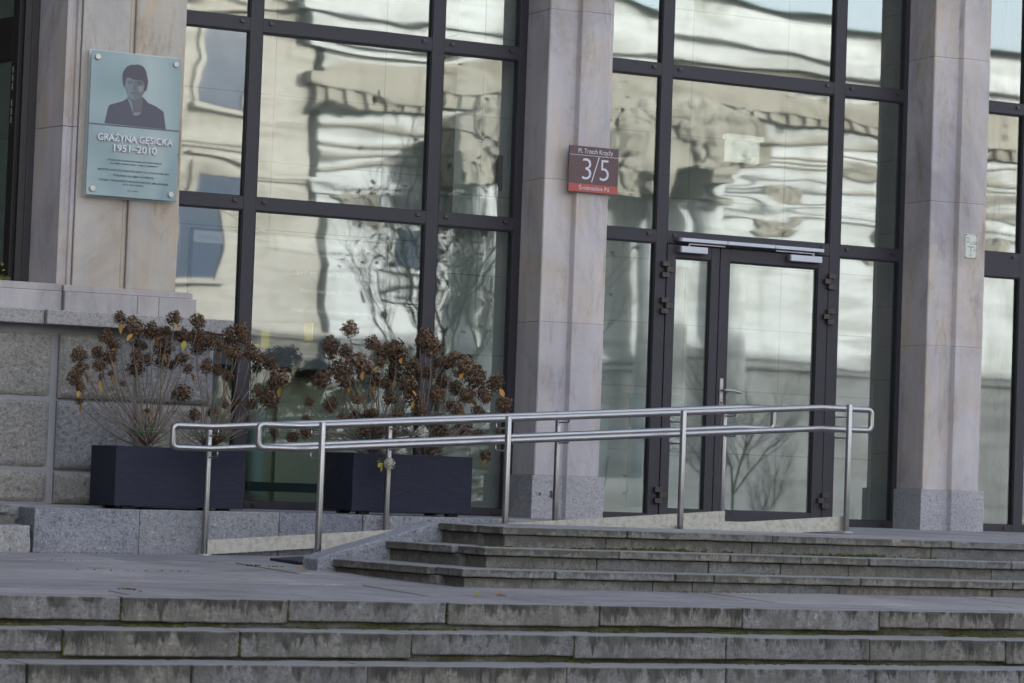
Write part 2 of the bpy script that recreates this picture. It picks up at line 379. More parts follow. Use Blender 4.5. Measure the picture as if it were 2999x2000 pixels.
for n, (yf, xc, xl, zt, slope, jx, jy) in enumerate(LEV):
    yc0 = yf; nxt = LEV[n + 1][3] if n < 2 else -.372
    m = MB(); zb = zt - .047
    run(m, jx, None, yf, yf + .36, zt, zb, xc, 10 * n)
    flank(m, yf + .363, -3.1, xc, xl, .36, zt, zb, jy, 10 * n + 5)
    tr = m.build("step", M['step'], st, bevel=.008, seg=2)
    m = MB(); slope_keep = slope
    run(m, [x - .14 for x in jx], None, yf + .028, yf + .3, zb - .004, nxt - .01, xc + .028, 10 * n + 40, .003, .003)
    flank(m, yf + .303, -3.1, xc + .028, xl + .028, .28, zb - .004, nxt - .01, [y + .1 for y in jy], 10 * n + 45, .003)
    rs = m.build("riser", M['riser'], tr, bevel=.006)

ck = MB()     # sloping cheek stone between the side flight and the ramp
ck.plate([(-1.885, -.38), (-1.885, -.262), (-1.82, -.232), (-1.06, -.012), (-.96, -.012), (-.96, -.38)], -3.10, -2.86)
tag(ck.build("cheek_stone", M['kerb'], loc=(-1.4, -3, -.36), bevel=.008),
    "sloping blue grey cheek stone closing the left end of the upper steps", "cheek stone")

# ================================================================ lower stairs in front of the landing
st2 = thing("stone_stairs", (-1.6, -6.0, -1.28), "long stained stone steps running across the foreground below the landing", "stairs")
def fx(px, y): return (-4.82 + 1.7217e-3 * px + 1.208e-7 * px * px) - (y + 6) * -.35
F = [(-6.00, -.3945, -.0026, .110, [357, 847, 1310, 1751, 2168, 2572, 2957]),
     (-6.33, -.5390, -.0018, .122, [195, 700, 1190, 1653, 2085, 2497, 2893]),
     (-6.66, -.6855, -.0021, .128, [100, 560, 1050, 1603, 2050, 2473, 2880]),
     (-6.99, -.8330, -.0020, .128, [300, 800, 1400, 1900, 2300, 2800]),
     (-7.32, -.9800, -.0020, .128, [150, 700, 1250, 1800, 2250, 2700]),
     (-7.65, -1.130, -.0020, .128, [350, 900, 1450, 1900, 2350, 2850])]
for n, (yf, zt, slope, th, jp) in enumerate(F):
    m = MB(); xs = sorted([-9.0, -7.7, -6.3, -5.4] + [fx(p, yf) for p in jp] + [2.6, 3.9, 5.1, 6.4, 7.8])
    e = [-10.0] + xs + [9.5]
    for i in range(len(e) - 1):
        low = random.choice([0, 0, .008, -.012, .014]) if n < 3 else 0
        stone(m, e[i] + .003, e[i + 1] - .003, yf + random.uniform(-.005, .005), yf + (.36 if n else .26), zt - th - low, zt, .0075, .05,
              lambda a, b, c: (a, b, c + slope * a), 70 + n * 9 + i, 7)
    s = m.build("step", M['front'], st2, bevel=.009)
    m = MB()
    nz_ = F[n + 1][1] if n < 5 else -1.3
    m.box(-10, 9.5, yf + .04, yf + .3, nz_ - .02, zt - th + .02, lambda a, b, c: (a, b, c + slope * a))
    m.build("bedding_mortar", M['bed'], s)

# ================================================================ granite kerb wall carrying the planters, rough stone step left of it
kb = thing("granite_kerb", (-.5, -1.35, -.3), "blue grey granite kerb wall under the two planters, behind the ramp", "kerb wall")
m = MB(); e = [-3.19, -2.452, -1.435, -.805, .2, 1.25, 2.26]
for i in range(len(e) - 1):
    stone(m, e[i] + .0015, e[i + 1] - .0015, -1.352 + random.uniform(-.002, .002), -1.004, -.40, 0, .0035, .05,
          lambda a, b, c: (a, b, c + (-.016 + .009 * (a + 3.19) if c > -.2 and a < -1.4 else (.0 if c > -.2 else zland(a, b) + .30))), 200 + i)
m.build("kerb_block", M['kerb'], kb, bevel=.006)
m = MB()
e = [-9, -7.6, -6.1, -4.9, -4.0, -3.295]
for i in range(len(e) - 1): stone(m, e[i] + .004, e[i + 1] - .004, -1.16, -1.004, -.062, -.008, .004, .06, None, 230 + i)
ls = thing("stone_step", (-5, -1.2, -.3), "low rough stone step at the left end of the kerb wall", "step")
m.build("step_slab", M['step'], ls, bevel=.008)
m = MB()
for i in range(len(e) - 1): stone(m, e[i] + .05, e[i + 1] + .045, -1.13, -1.004, -.14, -.065, .004, .06, None, 240 + i)
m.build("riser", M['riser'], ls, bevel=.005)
m = MB()
e = [-9, -7.9, -6.6, -5.5, -4.4, -3.205]
for i in range(len(e) - 1): stone(m, e[i] + .004, e[i + 1] - .004, -1.36, -1.004, -.40, -.135, .016, .035, None, 250 + i, 9)
m.build("rough_block", M['granite_rough'], ls, bevel=.01)

# ================================================================ the building
bd = thing("building", (1.0, 0, 0), "pale stone office building with tall dark framed windows, pillars and glazed entrance doors", "building")

# --- pillars
def pillar(xl, joints, pl, seed):
    m = MB(); zs = [.325] + joints + [6.6]
    prof = [(xl, .10), (xl, -.362), (xl + .008, -.37), (xl + .238, -.37), (xl + .254, -.418), (xl + .508, -.418), (xl + .508, -.372), (xl + .555, -.372), (xl + .56, .10)]
    prof = prof[::-1]
    for i in range(len(zs) - 1):
        m.prism(prof, zs[i] + .001, zs[i + 1] - .001)
    p = m.build("pillar", M['sand'], bd, bevel=.005)
    m = MB(); q = [(x + (.004 if x < xl + .3 else -.004), y + .004) for x, y in prof]
    m.prism(q, .3, 6.6); m.build("joint_mortar", M['joint'], p)
    m = MB(); x0 = xl - .026
    prof2 = [(x0, .09), (x0, -.392), (x0 + .258, -.392), (x0 + .275, -.43), (x0 + .60, -.43), (x0 + .60, .09)][::-1]
    m.prism(prof2, -.03, .325); pn = m.build("plinth", M['granite'], p, bevel=.004)
    return p
p1 = pillar(1.041, [1.497, 2.591, 3.895, 5.2], None, 1)
p2 = pillar(4.604, [1.505, 2.688, 3.88, 5.2], None, 2)
p3 = pillar(8.15, [1.50, 2.65, 3.88, 5.2], None, 3)
# fossil-like dark inclusions in the first plinth
m = MB()
m.plate([(1.165, .165), (1.19, .150), (1.207, .160), (1.205, .176), (1.190, .192), (1.187, .212), (1.176, .214), (1.166, .205), (1.172, .188)], -.3945, -.391)
m.build("dark_inclusion", flat("dark mineral patch", (.045, .05, .065), .7), p1); m = MB()
m.plate([(1.072, .178), (1.083, .170), (1.092, .178), (1.089, .192), (1.078, .197)], -.3945, -.391)
m.build("dark_inclusion", flat("dark mineral patch", (.045, .05, .065), .7), p1)

# --- left pier with the plaque
M_pier = M['sand_warm']
m = MB()
def pier(zlist, face):
    for i in range(len(zlist) - 1):
        a, b = zlist[i] + .0015, zlist[i + 1] - .0015
        for pr in face: m.prism(pr[::-1], a, b)
mold = [(-2.876, .10), (-2.876, 0), (-2.793, -.37), (-2.757, -.37), (-2.750, -.352), (-2.724, -.352), (-2.716, -.372), (-2.690, -.372), (-2.683, -.360), (-2.683, .10)]
faceA = [(-2.682, .10), (-2.682, -.388), (-2.335, -.388), (-2.335, .10)]
groove = [(-2.334, .10), (-2.334, -.366), (-2.318, -.374), (-2.306, -.374), (-2.290, -.366), (-2.290, .10)]
faceB = [(-2.289, .10), (-2.289, -.392), (-2.268, -.400), (-1.914, -.400), (-1.914, .10)]
pier([1.534, 2.66, 4.3, 6.6], [mold])
pa = m.build("pier", M['sand'], bd, bevel=.003)
m = MB(); pier([1.534, 3.93, 6.6], [faceA]); pier([1.534, 6.6], [groove]); m.build("pier_panel", M['sand_warm'], pa, bevel=.005)
m = MB(); pier([1.534, 2.52, 6.6], [faceB]); m.build("pier_panel", M['sand_warm'], pa, bevel=.006)
# --- sill bands, ledge and rusticated base
m = MB()
m.plate([(-2.76, 1.490), (-2.76, 1.534), (-1.80, 1.534), (-1.80, 1.490)], -.45, .08)
m.box(-9, -2.762, -.415, -.36, 1.49, 1.541); m.add([(-9, -.415, 1.541), (-2.762, -.415, 1.541), (-2.762, .06, 1.572), (-9, .06, 1.572)], [(0, 1, 2, 3)])
xs = [-2.758, -2.22, -2.06, -1.775]
for i in range(3): m.box(xs[i] + .001, xs[i + 1] - .001, -.47, .08, 1.347, 1.488)
m.box(-9, -6.0, -.43, .08, 1.347, 1.488); m.box(-5.997, -4.4, -.43, .08, 1.347, 1.488); m.box(-4.397, -2.765, -.43, .08, 1.347, 1.488)
band = m.build("sill_band", M['sand_pale'], bd, bevel=.004)
m = MB()
for a, b, y in ((-9, -6.6, -.575), (-6.59, -4.7, -.575), (-4.69, -2.93, -.575), (-2.925, -1.54, -.62)):
    stone(m, a, b, y, .06, 1.245, 1.346, .002, .07, None, a)
m.build("ledge", M['granite'], bd, bevel=.006)
base = MB()
base.box(-9, -1.65, -.438, .06, -.03, 1.246)
bw = base.build("base_wall", flat("grey drafted joint stone", (.25, .24, .245), .9, 0, .3), bd)
m = MB()
cols = [(-9, -7.2), (-7.16, -5.3), (-5.26, -3.9), (-3.86, -2.822), (-2.778, -2.225), (-2.195, -1.632)]
rows = [(0.005, .226), (.248, .722), (.742, 1.19)]
for a, b in cols:
    for c, d in rows:
        off = 0 if a > -2.8 else .035
        def pill(x, y, z, a=a, b=b, c=c, d=d):
            # pillowed face: pushed out away from its drafted margins
            u = min((x - a), (b - x), .045) / .045; w_ = min((z - c), (d - z), .045) / .045
            k = max(0, u) * max(0, w_); k = k * (2 - k)
            if y > -.40: return (x, y, z)
            dd = noise.noise(Vector((x * 9, 3, z * 9))) * .006 + noise.noise(Vector((x * 28, 7, z * 28))) * .005 + noise.noise(Vector((x * 60, 1, z * 60))) * .004
            return (x, y - k * (.022 + dd), z)
        if a < -5.3: stone(m, a, b, -.47 + off, -.30, c, d, 0, .1, pill)
        else: stone(m, a, b, -.47 + off, -.30, c, d, 0, .015, pill)
m.build("rusticated_block", M['granite_rough'], bw, smooth=False)

# --- the opened window at far left
wn = MB()
wn.box(-2.985, -2.878, .0, .075, 1.565, 6.6); wn.box(-2.935, -2.915, -.008, 0, 1.575, 6.6)
wf = wn.build("window_frame", M['frame_dark'], bd, bevel=.003)
sash = MB()
d = Vector((-.26, .966, 0)); h0 = Vector((-2.992, .03, 0)); nrm = Vector((.966, .26, 0))
def sb(t0, t1, z0, z1, th=.03):
    vs = []
    for t in (t0, t1):
        for k in (-th, th):
            for z in (z0, z1):
                p = h0 + d * t + nrm * k; vs.append((p.x, p.y, z))
    sash.add(vs, [(0, 1, 3, 2), (4, 6, 7, 5), (0, 4, 5, 1), (2, 3, 7, 6), (0, 2, 6, 4), (1, 5, 7, 3)])
sb(0, .085, 1.60, 6.4); sb(1.3, 1.4, 1.6, 6.4); sb(.085, 1.3, 1.60, 1.68); sb(.085, 1.3, 3.16, 3.47)
sh = sash.build("open_sash", M['frame_dark'], bd, bevel=.003)
sash = MB(); sb(.08, 1.31, 1.67, 6.4, .004); sash.build("pane", M['glass_in'], sh)
for z in (2.94, 3.0, 3.06, 2.70, 2.76, 2.82):
    sash = MB(); sb(.052, .060, z, z + .045, .033); sash.build("spacer_mark", M['steel_dull'], sh)
m = MB()          # frame continuing left of the sash, out of sight of the photo's edge
m.box(-5.4, -5.3, .0, .08, 1.565, 6.6); m.box(-5.3, -4.45, .0, .08, 3.53, 3.63)
m.build("window_frame", M['frame_dark'], bd, bevel=.003)
m = MB(); m.box(-9, -5.4, -.36, .08, 1.57, 6.6); m.build("wall", M['sand'], bd)

# --- big window grids
TR = [(2.207, 2.304), (3.535, 3.635), (5.05, 5.15)]
def caps(fr, spots):
    for x, z in spots: m = MB(); m.box(x - .016, x + .016, -.014, .002, z - .0115, z + .0115); m.build("drain_cap", M['hinge'], fr, bevel=.002)
def pane(fr, x0, x1, z0, z1, mat, tilt=0, bow=0):
    m = MB(); t = tilt
    q = random.uniform(-.003, .003); m.add([(x0, .034, z0), (x1, .034 + q, z0), (x1, .034 + t + q, z1), (x0, .034 + t, z1)], [(0, 1, 2, 3)])
    return m.build("pane", mat, fr, recalc=False)
def gaskets(fr, rects):
    m = MB()
    for x0, x1, z0, z1 in rects:
        m.box(x0, x0 + .010, .008, .032, z0, z1); m.box(x1 - .010, x1, .008, .032, z0, z1)
        m.box(x0 + .010, x1 - .010, .008, .032, z1 - .011, z1); m.box(x0 + .010, x1 - .010, .016, .032, z0, z0 + .006)
    m.build("gasket", M['gasket'], fr)
def grid(name, jl, jr, mull, trs, bottom, glm, skip=None):
    """jl/jr: jamb extents, mull: mullion extents; returns the frame object"""
    m = MB()
    for a, b in [jl] + mull + [jr]: m.box(a, b, 0, .09, bottom if (a, b) not in (skip or []) else 0, 6.6)
    cols_ = []; e = [jl] + mull + [jr]
    for i in range(len(e) - 1): cols_.append((e[i][1], e[i + 1][0]))
    rects = []
    for a, b in cols_:
        door = a > 2.33 and b < 3.9
        if not door: m.box(a, b, .0008, .085, bottom, .056 if bottom == 0 else bottom + .056)
        zz = [.056] + [q for t_ in trs for q in t_] + [6.6]
        for z0, z1 in trs: m.box(a, b, .0008, .085, z0, z1)
        for i in range(0, len(zz) - 1, 2):
            if door and i == 0: continue
            rects.append((a, b, zz[i], zz[i + 1]))
    fr = m.build(name, M['frame'], bd, bevel=.0025)
    gaskets(fr, rects)
    for k, (a, b, c, d_) in enumerate(rects):
        pane(fr, a + .004, b - .004, c, d_, glm[k % len(glm)], random.uniform(-.006, .006))
    sp = []
    for a, b in cols_:
        for z0, z1 in trs:
            zc = z1 - .034
            if b - a > .45: sp.append((a + .066, zc)); sp.append((b - .07, zc))
            elif b - a > .3: sp.append((b - .07, zc)); sp.append((a + .066, zc))
        if not (a > 2.33 and b < 3.9): sp.append((b - .085, .028)); sp.append((a + .08, .028))
    caps(fr, sp)
    return fr
fr1 = grid("window_frame", (-2.02, -1.93), (.972, 1.041), [(-1.264, -1.167), (.226, .326)], TR, 0.0, [M['glass_a'], M['glass_c']])
fr2 = grid("window_frame", (1.58, 1.64), (4.568, 4.632), [(2.246, 2.345), (3.879, 3.979)], TR, 0.0, [M['glass_b'], M['glass_c'], M['glass_a']])
fr3 = grid("window_frame", (5.14, 5.20), (8.10, 8.16), [(5.796, 5.886), (7.3, 7.4)], [(2.147, 2.354), (3.534, 3.628), (5.05, 5.15)], 0.0, [M['glass_b'], M['glass_a']])
# door head frame details
m = MB(); m.box(2.3452, 3.8788, .002, .085, 0.002, .02); m.build("threshold", M['steel_dull'], fr2)

def door(x0, x1, gx0, gx1, wide):
    m = MB(); z0, z1 = .016, 2.200; gz0, gz1 = .100, 2.097; y0, y1 = -.004, .05
    m.box(x0, gx0, y0, y1, z0, z1); m.box(gx1, x1, y0, y1, z0, z1); m.box(gx0, gx1, y0 + .0008, y1, z0, gz0); m.box(gx0, gx1, y0 + .0008, y1, gz1, z1)
    dr = m.build("door", M['frame'], bd, bevel=.003)
    gaskets(dr, [(gx0, gx1, gz0, gz1)])
    pane(dr, gx0 + .004, gx1 - .004, gz0, gz1, M['glass_b'], random.uniform(-.004, .004))
    return dr
d1 = door(2.352, 2.836, 2.428, 2.757, False); d2 = door(2.843, 3.872, 2.931, 3.773, True)
m = MB(); m.box(2.345, 3.879, .052, .08, .02, 2.207); m2_ = m  # rebate behind the leaves is left open: keep only its edges
m = MB(); m.box(2.3455, 2.352, .02, .05, .02, 2.2065); m.box(3.872, 3.8785, .02, .05, .02, 2.2065); m.box(2.8362, 2.8428, .02, .05, .02, 2.2); m.box(2.35, 3.874, .02, .05, 2.2002, 2.2068)
m.build("gasket", M['gasket'], fr2)
def hinge(dr, xc, zc, side):
    m = MB()
    for k in (-1, 0, 1):
        z = zc + k * .0435
        if k == 0: x0, x1 = (xc - .006, xc + .050) if side > 0 else (xc - .050, xc + .006)
        else: x0, x1 = (xc - .052, xc + .012) if side > 0 else (xc - .012, xc + .052)
        m.box(x0, x1, -.036, -.001, z - .020, z + .020)
        m.tube([(xc, -.024, z - .0205), (xc, -.024, z + .0205)], .015, 10)
    m.build("hinge", M['hinge'], dr, bevel=.003)
for z in (1.995, 1.707, .205): hinge(d1, 2.347, z, 1); hinge(d2, 3.873, z + .0, -1)
def closer(dr, x0, x1, arm_x, zc=2.163):
    m = MB(); m.box(x0 + .012, x1, -.062, -.005, zc - .026, zc + .026); b = m.build("door_closer", M['alu'], dr, bevel=.005, seg=3)
    m = MB(); m.box(x0, x0 + .012, -.060, -.006, zc - .025, zc + .025); m.build("closer_end", flat("grey plastic cap", (.16, .16, .18), .5), dr, bevel=.003)
    m = MB(); m.tube([(arm_x, -.035, zc + .026), (arm_x, -.035, zc + .046)], .008, 8)
    m.build("arm_pivot", M['alu'], dr)
closer(d1, 2.435, 2.690, 2.53); closer(d2, 3.462, 3.772, 3.70)
m = MB()
for a, b in ((2.44, 2.862), (2.866, 3.312), (3.316, 3.778)): m.box(a, b, -.075, -.008, 2.224, 2.252)
cr = m.build("closer_rail", M['alu'], fr2, bevel=.003)
m = MB(); m.box(2.415, 2.44, -.075, -.008, 2.224, 2.252); m.build("rail_end", flat("grey rail cap", (.15, .15, .17), .5), fr2, bevel=.003)
m = MB(); m.box(2.53, 2.86, -.04, -.03, 2.206, 2.215); m.box(3.34, 3.71, -.04, -.03, 2.206, 2.215); m.build("closer_arm", M['alu'], cr)
# handle on the wide leaf
m = MB()
def capsule(cx, r, z0, z1, y0, y1):
    pts = []
    for i in range(9): a = math.pi * i / 8; pts.append((cx + r * math.cos(a), z1 - r + r * math.sin(a)))
    for i in range(9): a = math.pi + math.pi * i / 8; pts.append((cx + r * math.cos(a), z0 + r + r * math.sin(a)))
    m.plate(pts[::-1], y0, y1)
capsule(2.885, .0155, .925, 1.157, -.013, -.004)
hp = m.build("handle_plate", M['steel_dull'], d2, bevel=.002)
m = MB(); m.tube([(2.885, -.012, 1.060), (2.885, -.060, 1.060), (2.890, -.068, 1.060), (2.90, -.072, 1.0600), (2.96, -.074, 1.058), (3.01, -.070, 1.050), (3.03, -.062, 1.046)], .0105, 10)
m.build("handle", M['steel'], d2, smooth=True)
m = MB(); m.tube([(2.885, -.0175, .962), (2.885, -.012, .962)], .008, 12); m.box(2.8815, 2.8885, -.0175, -.012, .942, .958); m.build("key_cylinder", M['hinge'], d2)
m = MB()
for x, z in ((2.50, .066), (3.02, .066), (3.66, .066)): m.box(x - .012, x + .012, -.0048, -.003, z - .006, z + .007)
m.build("drain_slot", M['blackplastic'], d2)

# --- upper building mass, side returns, inner room
m = MB(); m.box(-60, 120, -.5, 14, 6.6, 24.4); m.box(-60, -9, -.45, 14, -1.3, 6.6); m.box(8.7, 120, -.45, 14, -1.3, 6.6)
m.box(-9, 8.7, 6.0, 14, -1.3, 6.6)
m.build("wall", M['sand'], bd)
t = NT("inner stone panels"); br = t.n("ShaderNodeTexBrick"); br.offset = .0
br.inputs["Scale"].default_value = 1; br.inputs["Brick Width"].default_value = 1.1; br.inputs["Row Height"].default_value = .62; br.inputs["Mortar Size"].default_value = .004
br.inputs["Color1"].default_value = (.42, .40, .33, 1); br.inputs["Color2"].default_value = (.38, .36, .30, 1); br.inputs["Mortar"].default_value = (.22, .20, .15, 1)
sx = t.n("ShaderNodeSeparateXYZ"); t.l(t.tc.outputs["Object"], sx.inputs[0]); cx = t.n("ShaderNodeCombineXYZ"); t.l(t.math('ADD', sx.outputs[0], sx.outputs[1]), cx.inputs[0]); t.l(sx.outputs[2], cx.inputs[1]); t.l(cx.outputs[0], br.inputs["Vector"])
M['inner'] = t.done(t.mix(br.outputs[0], t.ramp(t.noise(3, 4), [(.3, (.85, .85, .85)), (.7, (1.1, 1.1, 1.1))]), .8, 'MULTIPLY'), .6)
t = NT("inner granite floor"); M['inner_floor'] = t.done(t.mix((.07, .075, .07), (.16, .165, .15), t.noise(70, 3, .7)), .35)
m = MB(); m.box(-9, 8.7, 4.6, 5.9, 0, 6.55); m.box(-8.9, -6.2, .2, 4.6, 0, 6.55); m.box(.55, 1.45, .22, .6, 0, 6.5); m.box(4.75, 5.1, .22, .6, 0, 6.5); m.box(.2, .75, 1.5, 3.2, 0, .62); m.box(.36, .95, 1.1, 1.5, 0, .34)
m.build("inner_wall", M['inner'], bd)
m = MB(); m.box(-9, 8.7, .2, 4.6, -.06, .004); m.build("inner_floor", M['inner_floor'], bd)
m = MB(); m.box(-9, 8.7, .1, 4.6, 6.5, 6.58); m.build("ceiling", flat("white ceiling", (.6, .6, .58), .9), bd)
m = MB(); m.box(-1.5, .18, 1.0, 1.1, 0, 1.55); m.box(-.55, .18, .93, .999, 0, 1.02); m.build("inner_partition", flat("olive stone partition", (.40, .38, .26), .6, 0, .25), bd)
m = MB(); m.tube([(-.745, .85, .1), (-.745, .85, 1.05)], .062, 24); m.build("inner_column", flat("pale green column paint", (.40, .50, .45), .5), bd, smooth=False)
m = MB(); m.box(-1.0, .1, .35, .50, .13, .20)
for k in range(5): m.box(-.98, .08, .345, .35, .135 + k * .013, .141 + k * .013)
m.build("trench_heater", flat("green grey heater", (.05, .075, .065), .5), bd)
m = MB(); m.tube([(-1.9, 1.25, 2.72), (.836, 1.0, 1.491), (1.419, 1.0, 1.233), (1.5, 1.02, 1.15), (1.5, 1.05, .9)], .02, 8)
for x, z in ((-1.55, 2.55), (-.3, 2.0), (.95, 1.42)): m.tube([(x, 1.12, z), (x, 1.12, z - 1.0)], .014, 6)
m.build("inner_handrail", M['steel'], bd, smooth=True)
m = MB(); m.box(2.0, 2.3, .9, 1.3, 0, 1.12); m.box(1.72, 2.28, .82, 1.32, 1.12, 1.16); m.build("reception_desk", flat("grey desk", (.22, .23, .22), .5), bd)

shade_block = thing("building", (-30, -15, -1.3), "unseen dark block added left of the steps to shade left-facing surfaces", "building")
m = MB(); m.box(-38, -19, -30, -.6, -1.3, 20); m.build("wall", flat("dark shade blocker", (.14, .135, .13), .9), shade_block)  # unseen block, added to cut the skylight on left-facing surfaces
m = MB(); m.box(-38.4, -18.6, -30.4, -.6, 20, 20.6); m.build("cornice", M['granite'], shade_block)

# ================================================================ text helper
def text_mesh(m, body, xc, y, zb, width=None, height=None, sx=1.0, align='CENTER', shear=0.0, bold=0.0, th=.0008):
    c = bpy.data.curves.new("tmp", 'FONT'); c.body = body; c.size = 1; c.align_x = align; c.shear = shear; c.offset = bold; c.resolution_u = 3
    o = bpy.data.objects.new("tmp", c); COL.objects.link(o); bpy.context.view_layer.update()
    dg = bpy.context.evaluated_depsgraph_get(); me = o.evaluated_get(dg).to_mesh()
    xs = [v.co.x for v in me.vertices]; wd = max(xs) - min(xs)
    k = width / wd if width else height / .69 * sx
    kz = height / .69 if height else k
    x0 = (max(xs) + min(xs)) / 2 if align == 'CENTER' else 0
    vs = [(xc + (v.co.x - x0) * k, y, zb + v.co.y * kz) for v in me.vertices]
    m.add(vs, [tuple(p.vertices) for p in me.polygons])
    o.evaluated_get(dg).to_mesh_clear(); bpy.data.objects.remove(o); bpy.data.curves.remove(c)

# ================================================================ plaque on the pier
pq = thing("memorial_plaque", (-2.29, -.45, 2.18), "pale blue glass memorial plaque with portrait and raised name on the left pier", "plaque")
PX0, PX1, PZ0, PZ1 = -2.632, -1.958, 2.180, 3.203
t = NT("frosted blue glass")
w = t.ramp(t.noise(1.4, 2, .5, t.vec((1, 1, .6)), .6), [(.40, (.19, .28, .30)), (.52, (.30, .375, .375)), (.66, (.38, .44, .425))])
M['frost'] = t.done(w, .16, 0, .6)
M['edge'] = flat("green glass edge", (.20, .36, .36), .3)
m = MB(); m.box(PX0, PX1, -.457, -.449, PZ0, PZ1); m.build("glass_plate", M['frost'], pq, bevel=.002)
m = MB(); m.box(PX0 - .002, PX1 - .012, -.408, -.403, PZ0 - .012, PZ1 + .012); m.build("back_plate", flat("pale backing plate", (.50, .54, .52), .4), pq)
for x in (PX0 + .045, PX1 - .045):
    for z in (PZ0 + .045, PZ1 - .045):
        m = MB(); m.tube([(x, -.404, z), (x, -.470, z)], .013, 14); m.tube([(x, -.4575, z), (x, -.471, z)], .0205, 20); m.build("bolt", M['steel'], pq, bevel=.002)
def U(u): return PX0 + (PX1 - PX0) * u
def Vv(v): return PZ1 + (PZ0 - PZ1) * v
def shape(name, pts, col, y, rough=.5):
    m = MB(); m.plate([(U(a), Vv(b)) for a, b in pts][::-1], y - .0006, y); m.build(name, flat(name + " print", col, rough), pq)
shape("printed_jacket", [(0.1689, 0.4986), (0.185, 0.4434), (0.1988, 0.3938), (0.2144, 0.3685), (0.3552, 0.3355), (0.4099, 0.3114), (0.434, 0.347), (0.4912, 0.4254), (0.543, 0.4223), (0.5757, 0.393), (0.5765, 0.3383), (0.5821, 0.2915), (0.6409, 0.3289), (0.7288, 0.3482), (0.7998, 0.374), (0.8196, 0.3865), (0.8344, 0.4433), (0.851, 0.5017), (0.5048, 0.501)], (.080, .075, .098), -0.4575)
shape("printed_neck", [(0.4099, 0.3114), (0.43, 0.2873), (0.5683, 0.2787), (0.5809, 0.2998), (0.5798, 0.3491), (0.5757, 0.393), (0.543, 0.4223), (0.5085, 0.4254), (0.4732, 0.4155), (0.4484, 0.368)], (.125, .12, .128), -0.4577)
shape("printed_neck_light", [(0.4118, 0.313), (0.4246, 0.3095), (0.4592, 0.3346), (0.475, 0.3772), (0.4682, 0.4049), (0.4484, 0.368)], (.17, .215, .23), -0.4578)
shape("printed_collar_light", [(0.4687, 0.4131), (0.4986, 0.4058), (0.5674, 0.399), (0.5429, 0.4212), (0.5085, 0.4254)], (.24, .235, .215), -0.4578)
shape("printed_face", [(0.3788, 0.2361), (0.3802, 0.1924), (0.3959, 0.1669), (0.4386, 0.156), (0.5255, 0.1558), (0.5875, 0.1736), (0.5924, 0.2225), (0.5885, 0.2556), (0.5755, 0.2837), (0.5526, 0.3043), (0.51, 0.3162), (0.4667, 0.3167), (0.4268, 0.3039), (0.4034, 0.2781)], (.165, .20, .21), -0.458)
shape("printed_face_shade", [(0.4748, 0.1782), (0.5264, 0.1694), (0.5894, 0.1762), (0.5924, 0.2225), (0.5885, 0.2556), (0.5755, 0.2837), (0.5526, 0.3043), (0.51, 0.3162), (0.484, 0.3167), (0.487, 0.2838), (0.4717, 0.2356)], (.15, .15, .15), -0.4581)
shape("printed_cheek", [(0.5128, 0.2276), (0.547, 0.2189), (0.5834, 0.2176), (0.5791, 0.2452), (0.5586, 0.2629), (0.5364, 0.2561)], (.235, .23, .21), -0.4582)
shape("printed_chin", [(0.4376, 0.2705), (0.4812, 0.2743), (0.5328, 0.2673), (0.538, 0.2806), (0.4909, 0.289), (0.4471, 0.2835)], (.135, .15, .16), -0.4582)
shape("printed_brow", [(0.402, 0.1937), (0.4406, 0.1858), (0.467, 0.1912), (0.4659, 0.2006), (0.4509, 0.2097), (0.4205, 0.2105), (0.4054, 0.2044)], (.125, .140, .155), -0.4583)
shape("printed_brow", [(0.5015, 0.1874), (0.5357, 0.1797), (0.5692, 0.1868), (0.5676, 0.2022), (0.5464, 0.2102), (0.5186, 0.2097), (0.5041, 0.2008)], (.105, .105, .115), -0.4583)
shape("printed_nose", [(0.4703, 0.2139), (0.4772, 0.2135), (0.5049, 0.239), (0.4986, 0.2492), (0.4711, 0.2531), (0.4552, 0.2487), (0.4658, 0.2387)], (.135, .140, .150), -0.4583)
shape("printed_mouth", [(0.4358, 0.2695), (0.4719, 0.2651), (0.4936, 0.2654), (0.5328, 0.2667), (0.5313, 0.2706), (0.4896, 0.2694), (0.4464, 0.2721)], (.10, .10, .115), -0.4584)
shape("printed_hair", [(0.3731, 0.2408), (0.3537, 0.2104), (0.3463, 0.1783), (0.3472, 0.1401), (0.3661, 0.1117), (0.3908, 0.091), (0.4332, 0.0757), (0.468, 0.075), (0.5024, 0.0689), (0.5461, 0.0725), (0.5818, 0.0865), (0.6052, 0.1123), (0.6207, 0.1496), (0.6314, 0.1817), (0.6266, 0.2149), (0.6147, 0.2457), (0.5969, 0.2523), (0.5856, 0.2776), (0.5886, 0.2446), (0.592, 0.2171), (0.5851, 0.1902), (0.566, 0.1778), (0.5269, 0.1775), (0.4877, 0.1757), (0.4662, 0.1787), (0.4395, 0.1695), (0.4132, 0.1658), (0.3917, 0.1699), (0.3816, 0.1869), (0.3782, 0.2143)], (.078, .066, .082), -0.4586)
shape("printed_line", [(0, .503), (1, .503), (1, .513), (0, .513)], (.10, .095, .115), -.4575)
m = MB()
text_mesh(m, "GRAŻYNA GĘSICKA", U(.513), -.472, Vv(.617), (PX1 - PX0) * .83, .046, bold=.018)
text_mesh(m, "1951–2010", U(.515), -.472, Vv(.686), (PX1 - PX0) * .475, .046, bold=.018)
n0 = len(m.v); m.v += [(a, b + .012, c) for a, b, c in m.v[:n0]]      # side walls of the raised letters
edges = {}
for f in m.f:
    for i in range(len(f)): e_ = (f[i], f[(i + 1) % len(f)]); edges[tuple(sorted(e_))] = edges.get(tuple(sorted(e_)), 0) + 1
m.f += [(a, b, b + n0, a + n0) for (a, b), c in edges.items() if c == 1]
m.build("raised_letters", flat("pale letter enamel", (.66, .62, .64), .5), pq)
m = MB()
